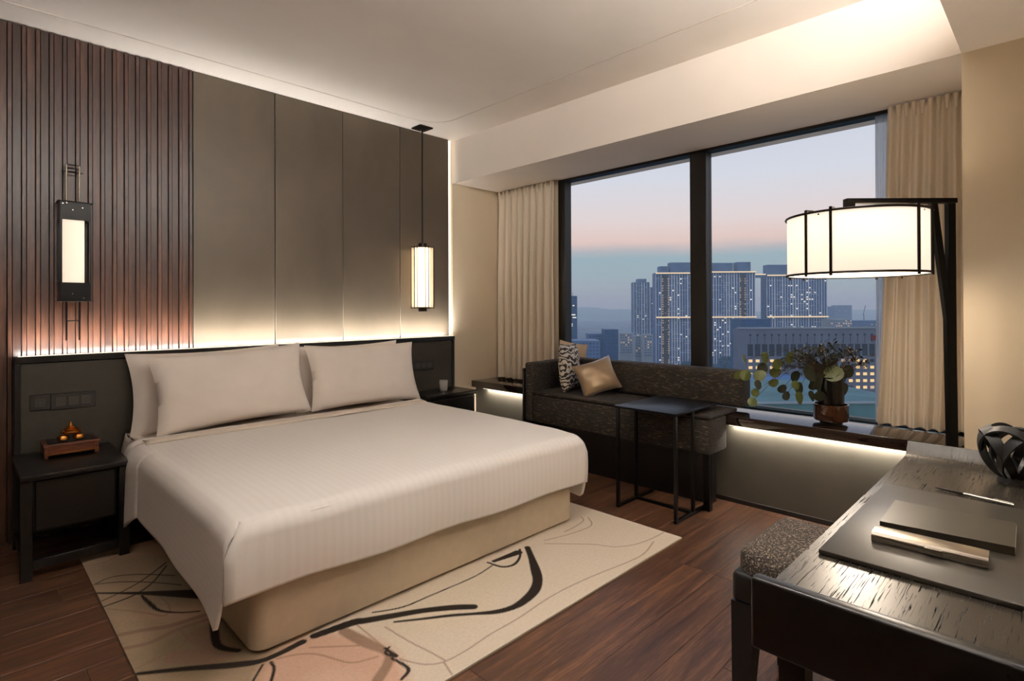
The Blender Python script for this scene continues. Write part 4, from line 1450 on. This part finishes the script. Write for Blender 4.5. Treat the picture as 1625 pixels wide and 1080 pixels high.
def hillf(u, v):
    r = -2600 + 6200 * u
    d = 3600 + 1500 * v
    h = (1 - abs(2 * v - 1)) ** 0.7 * (78 + 30 * noise.noise(Vector((r * 0.0016, 3.1, 0))) + 12 * noise.noise(Vector((r * 0.007, 1.7, 0))))
    if r > 900:
        h *= max(0.62, 1 - (r - 900) / 1500)
    return city(r, d, GZ + max(0, h) * 1.12)


hl.grid(hillf, 120, 12)
o = hl.build('hills', 'hill', angle=80)
tag(o, 'low hazy hills on the horizon', 'hills', kind='structure')


def building(name, label, px0, px1, d, ytop, depth, mat, cat='building', group=None):
    """box building seen between two bearings at distance d; local x right, y away, z up from its base"""
    x0, x1 = at(px0, d), at(px1, d)
    t = thing(name, label, cat, city((x0 + x1) / 2, d), R(-45), group)
    w_ = x1 - x0
    h = zt(ytop, d, (px0 + px1) / 2) - GZ
    MB().box(-w_ / 2, w_ / 2, 0, depth, 0, h).build('body', mat, t, local=True)
    return t, w_, h


def tower(name, label, px0, px1, d, ytop, depth, recess=None, crown=None, seed=0, pitch=3.4, mat='tower_dark', lit=0.04, plant=None):
    rnd = random.Random(seed)
    t, w_, h = building(name, label, px0, px1, d, ytop, depth, mat, 'tower')
    fins = MB()
    n_ = int(w_ / pitch)
    for i in range(n_ + 1):
        x = -w_ / 2 + w_ * i / n_
        if recess and any(a0 - 0.3 < x < a1 + 0.3 for a0, a1 in recess):
            continue
        ww = rnd.choice((0.45, 0.6, 0.9, 1.3))
        fins.box(x - ww / 2, x + ww / 2, -0.9, 0.1, 0, h - 0.5)
    fins.build('fins', 'fin', t, local=True, kind='stuff')
    fl_ = MB()
    z = 6
    while z < h - 4:
        for s0 in range(3):
            xa = -w_ / 2 + w_ * rnd.random() * 0.8
            fl_.box(xa, min(w_ / 2, xa + w_ * rnd.uniform(0.05, 0.2)), -0.5, 0.1, z, z + 0.5)
        z += 3.1 * rnd.choice((1, 2))
    fl_.build('floor_bands', 'fin', t, local=True, kind='stuff')
    lw = MB()
    for i in range(n_):
        hot = rnd.random() < 0.22
        x = -w_ / 2 + w_ * (i + 0.5) / n_
        if recess and any(a0 - 0.5 < x < a1 + 0.5 for a0, a1 in recess):
            continue
        z = 8
        while z < h - 6:
            if rnd.random() < (lit * 4 if hot else lit):
                lw.box(x - 0.85, x + 0.85, -0.35, 0.05, z, z + 1.5)
            z += 3.1
    lw.build('lit_windows', 'lit_white', t, local=True, kind='stuff')
    if recess:
        for a0, a1 in recess:
            rc = MB().box(a0, a1, -0.5, 0.2, 4, h - 4).build('recess', 'recess', t, local=True)
            lt = MB()
            z = 8
            while z < h - 8:
                for xx in (a0 + 0.8, a1 - 0.8):
                    if rnd.random() < 0.75:
                        lt.box(xx - 0.5, xx + 0.5, -1.0, -0.5, z, z + 1.3)
                z += 3.1
            lt.build('stair_lights', 'lit_dim', rc, local=True, kind='stuff')
    if plant:
        for a0, a1, hh in plant:
            MB().box(a0, a1, 2, depth - 2, h, h + hh).build('roof_block', 'tower_blue', t, local=True)
    return t, w_, h


DT = 740.0
tA, wA, hA = tower('residential_tower', 'broad lit high-rise left of the window mullion', 1041, 1108, DT, 433, 18, [(-20, -11)], seed=1, plant=[(-22, -12, 9), (-8, 28, 14)])
tB, wB, hB = tower('residential_tower', 'broad lit high-rise just right of the window mullion', 1112, 1198, DT + 2, 431, 18, [(16, 24)], seed=2, plant=[(-36, 8, 12), (14, 32, 13)])
tC, wC, hC = tower('residential_tower', 'third lit high-rise behind the lamp shade', 1217, 1312, DT + 4, 436, 18, None, seed=3, plant=[(-38, 10, 14), (14, 30, 8)])
for t_, w_, h_ in ((tA, wA, hA), (tB, wB, hB), (tC, wC, hC)):
    for zz in (h_ - 0.5, zt(503, DT) - GZ):
        br = MB().box(-w_ / 2 - 0.8, w_ / 2 + 0.8, -3.2, 0.2, zz - 1.4, zz).build('sky_deck', 'tower_blue', t_, local=True)
        MB().box(-w_ / 2 - 0.8, w_ / 2 + 0.8, -3.4, -3.2, zz - 0.9, zz + 0.7).build('lit_rail', 'lit_rail', br, local=True)
x0, x1 = at(1199.5, DT), at(1216, DT)
sb = thing('skybridge', 'lit bridge joining two high-rises at roof level', 'bridge', city((x0 + x1) / 2, DT), R(-45))
zb = zt(437, DT) - GZ
MB().box(-(x1 - x0) / 2, (x1 - x0) / 2, 1, 9, zb - 3, zb + 0.5).build('deck', 'tower_blue', sb, local=True)
MB().box(-(x1 - x0) / 2, (x1 - x0) / 2, 0.6, 0.95, zb + 0.5, zb + 2).build('rail', 'lit_rail', sb, local=True)

tower('slim_tower', 'slim pale-crowned tower left of the high-rises', 1006, 1031, 980, 448, 22, None, seed=4, pitch=4.5, mat='tower_slate', lit=0.03, plant=[(-6, 9, 6)])
tower('slim_tower', 'narrow slab tower close beside the slim crowned tower', 1032, 1039, 1000, 456, 22, None, seed=5, pitch=4.0, mat='tower_slate', lit=0.03)
t, w_, h = building('office_block', 'dark blue office block at the left window edge', 884, 916, 600, 470, 20, 'tower_slate')
for i, (zz, x_a, x_b) in enumerate(((h - 21, 1, 9), (h - 24, 6, 10), (h - 31, 2, 6), (h - 33, 3, 6), (h - 11, 6, 8), (h - 21, -6, -2))):
    MB().box(x_a, x_b, -0.3, 0.1, zz, zz + 1.0).build('lit_window', 'lit_white', t, local=True)
MB().tube([(7, 8, h), (7, 8, h + 4)], 0.25, 6).build('mast', 'tower_dark', t, local=True)
low = [('low_block', 'low dark blue block in front of the hills', 960, 981, 520, 523, 20, 'tower_slate'), ('low_block', 'pale low block beside the dark blue block', 934, 959, 540, 530, 20, 'tower_blue'),
       ('low_block', 'long low podium in front of the office block', 890, 952, 480, 541, 26, 'tower_blue'), ('low_block', 'pale flats below the slim tower', 1022, 1036, 640, 531, 14, 'pale_block'),
       ('low_block', 'grey flats beside the pale flats', 1008, 1021, 660, 533, 14, 'pale_block'), ('low_block', 'speckled low flats left of the slim tower', 984, 1006, 700, 529, 14, 'pale_block'),
       ('low_block', 'wide dark slab behind the grey office building', 1176, 1222, 420, 506, 20, 'tower_slate'), ('low_block', 'hazy block right of the third high-rise', 1313, 1326, 1500, 486, 30, 'tower_blue'),
       ('low_block', 'hazy twin block beyond the lamp shade', 1329, 1352, 1600, 484, 30, 'tower_blue'), ('low_block', 'low pale roofline right of the third high-rise', 1318, 1352, 700, 506, 20, 'pale_block'),
       ('low_block', 'long low blue warehouse near the right curtain', 1354, 1440, 760, 508, 20, 'tower_blue')]
for nm, lb, p0, p1, d, yt, dep, mt in low:
    t, w_, h = building(nm, lb, p0, p1, d, yt, dep, mt, group='low blocks of the city')
    rnd = random.Random(int(p0))
    lw = MB()
    for i in range(int(w_ / 3)):
        for q in range(6):
            if rnd.random() < (0.3 if mt == 'pale_block' else 0.06):
                lw.box(-w_ / 2 + 1 + i * 3, -w_ / 2 + 2.4 + i * 3, -0.2, 0.1, h - 3 - q * 3.1, h - 1.8 - q * 3.1)
    if len(lw.bm.verts):
        lw.build('lit_windows', 'lit_dim', t, local=True, kind='stuff')
    dw = MB()
    for i in range(int(w_ / 3)):
        for q in range(8):
            dw.box(-w_ / 2 + 0.8 + i * 3, -w_ / 2 + 2.5 + i * 3, -0.1, 0.1, h - 3.2 - q * 3.1, h - 1.7 - q * 3.1)
    dw.build('dark_windows', 'tower_dark', t, local=True, kind='stuff')
cr_ = thing('tower_crane', 'thin tower crane far off at the right window edge', 'crane', city(at(1371, 1300), 1300), R(-45))
hc = zt(500, 1300) - GZ
MB().tube([(0, 0, 0), (0, 0, hc)], 1.0, 6).build('mast', 'tower_dark', cr_, local=True)
MB().tube([(-2, 0, hc - 2), (4, 0, hc + 22)], 0.8, 6).build('jib', 'tower_dark', cr_, local=True)

# grey office building across the road: every window a piece of its own
DG = 250.0
t, w_, h = building('grey_office_building', 'grey office building with rows of lit windows behind the plant', 1172, 1470, DG, 521, 6, 'grey_facade')
GU = DG / 876.4
cx_ = (1172 + 1470) / 2


def lx(px):
    return (px - cx_) * GU


def lz(py):
    return zt(py, DG, 1280) - GZ


MB().box(-w_ / 2 - 0.3, w_ / 2 + 0.3, -0.4, 1.2, h, h + 0.7).build('parapet', 'pale_block', t, local=True)
sq = MB().box(-0.42, 0.42, -0.12, 0.05, -0.42, 0.42).mesh('vent', 'dark_window')
tall = MB().box(-1.15, 1.15, -0.12, 0.05, -2.7, 2.7).mesh('tall_window', 'dark_window')
wn_w = MB().box(-0.85, 0.85, -0.15, 0.05, -0.62, 0.62).mesh('window', 'lit_warm')
wn_d = MB().box(-0.85, 0.85, -0.15, 0.05, -0.62, 0.62).mesh('window', 'dark_window')
wn_m = MB().box(-0.85, 0.85, -0.15, 0.05, -0.62, 0.62).mesh('window', 'lit_dim')
rnd = random.Random(21)
for i in range(26):
    px = 1190.5 + i * 11.35
    inst(sq, 'vent', t, (lx(px), 0, lz(531)))
    inst(tall, 'tall_window', t, (lx(px), 0, lz(555)))
    MB().box(lx(px) - 0.07, lx(px) + 0.07, -0.1, 0.02, lz(544), lz(533)).build('groove', 'dark_window', t, local=True)
    for q in range(9):
        py = 572 + q * 10.6
        if 1190 < px < 1226:
            me_ = wn_w if rnd.random() < 0.8 else wn_d
            if q > 4:
                me_ = wn_d
        elif px > 1336:
            me_ = wn_w if rnd.random() < 0.62 else (wn_m if rnd.random() < 0.6 else wn_d)
        else:
            me_ = wn_w if rnd.random() < 0.12 else wn_d
        inst(me_, 'window', t, (lx(px), 0, lz(py)))
MB().box(lx(1382), lx(1394), -0.5, 0, lz(540), lz(532)).build('red_panel', 'sign_red', t, local=True, label='dark red panel at the roof edge')
# podium roofs in front of it
t, w_, h = building('podium', 'low building with a pale blue roof in front of the grey offices', 1180, 1330, 205, 613, 40, 'roof_blue')
MB().box(-w_ / 2, w_ / 2, -0.4, 0.6, h, h + 0.8).build('parapet', 'pale_block', t, local=True)
t, w_, h = building('green_roof_block', 'low block with a flat teal roof below the window', 1160, 1460, 150, 640, 50, 'roof_teal')
MB().box(-w_ / 2, w_ / 2, -0.4, 0.4, h, h + 0.5).build('parapet', 'pale_block', t, local=True)

# street trees and the planted belt at the foot of the towers
tr_me = []
for s_ in range(3):
    tb = MB()
    rr = random.Random(40 + s_)
    for k_ in range(7):
        m_ = Matrix.Translation((rr.uniform(-4, 4), rr.uniform(-3, 3), rr.uniform(5, 11))) @ Matrix.Diagonal((1, 1, rr.uniform(0.7, 1.0), 1))
        r = bmesh.ops.create_icosphere(tb.bm, subdivisions=2, radius=rr.uniform(2.6, 4.4), matrix=m_)
        for v in r['verts']:
            v.co += Vector((rr.uniform(-.5, .5), rr.uniform(-.5, .5), rr.uniform(-.5, .5)))
    tb.tube([(0, 0, 0), (0, 0, 7)], 0.5, 6)
    tr_me.append(tb.mesh('tree', 'tree_dark', None, 20))
rr = random.Random(77)
spots = []
boxes = [(at(p0, d) - 14, at(p1, d) + 14, d - 14, d + dep + 14) for nm, lb, p0, p1, d, yt, dep, mt in low]
boxes += [(at(1041, DT) - 14, at(1312, DT) + 14, DT - 18, DT + 40), (at(1172, DG) - 12, at(1470, DG) + 12, DG - 14, DG + 18)]
for i in range(900):
    zone = rr.random()
    if zone < 0.6:
        px, d, s_ = rr.uniform(925, 1120), rr.uniform(480, 700), rr.uniform(0.9, 1.5)
    elif zone < 0.8:
        px, d, s_ = rr.uniform(985, 1060), rr.uniform(560, 640), 1.7
    else:
        px, d, s_ = rr.uniform(1128, 1168), rr.uniform(480, 690), 1.9
    r_ = at(px, d)
    if any(b_[0] < r_ < b_[1] and b_[2] < d < b_[3] for b_ in boxes):
        continue
    if any(math.hypot(r_ - at(q[0], q[1]), d - q[1]) < 8.2 * (s_ + q[2]) for q in spots):
        continue
    spots.append((px, d, s_))
    if len(spots) >= 46:
        break
for px, d, s_ in spots:
    o = bpy.data.objects.new('tree', tr_me[rr.randrange(3)])
    col.objects.link(o)
    o.location = city(at(px, d), d)
    o.rotation_euler = (0, 0, rr.uniform(0, 6.28))
    o.scale = (s_, s_, s_)
    tag(o, 'dark leafy city tree far below between the buildings', 'tree', 'trees between the buildings')
# street lamps among the trees
sl_me = MB().tube([(0, 0, 0), (0, 0, 9)], 0.15, 5).lathe([(0.0, 8.6), (0.9, 9.2), (0.0, 9.8)], (0, 0, 0), 8).mesh('street_lamp', 'lit_white')
for px, d in ((928, 690), (938, 720), (932, 900), (945, 980), (1004, 470), (983, 470), (1036, 500), (1052, 480), (1095, 470), (1140, 470), (1150, 480), (965, 480)):
    o = bpy.data.objects.new('street_lamp', sl_me)
    col.objects.link(o)
    o.location = city(at(px, d), d)
    tag(o, 'tiny bright street lamp down in the city', 'street lamp', 'street lamps of the city')

# evening haze over the city
hz = MB().box(-7000, 7000, 120, 7000, GZ + 0.5, 72)
m = bpy.data.materials.new('evening_haze')
m.use_nodes = True
m.node_tree.nodes.clear()
vo = m.node_tree.nodes.new('ShaderNodeOutputMaterial')
vsn = m.node_tree.nodes.new('ShaderNodeVolumeScatter')
vsn.inputs['Color'].default_value = (0.78, 0.92, 1.0, 1)
vsn.inputs['Density'].default_value = 0.00034
m.node_tree.links.new(vsn.outputs[0], vo.inputs['Volume'])
o = hz.build('haze', m)
o.rotation_euler = (0, 0, R(-45))
tag(o, 'thin blue evening haze over the city outside', 'haze', kind='stuff')
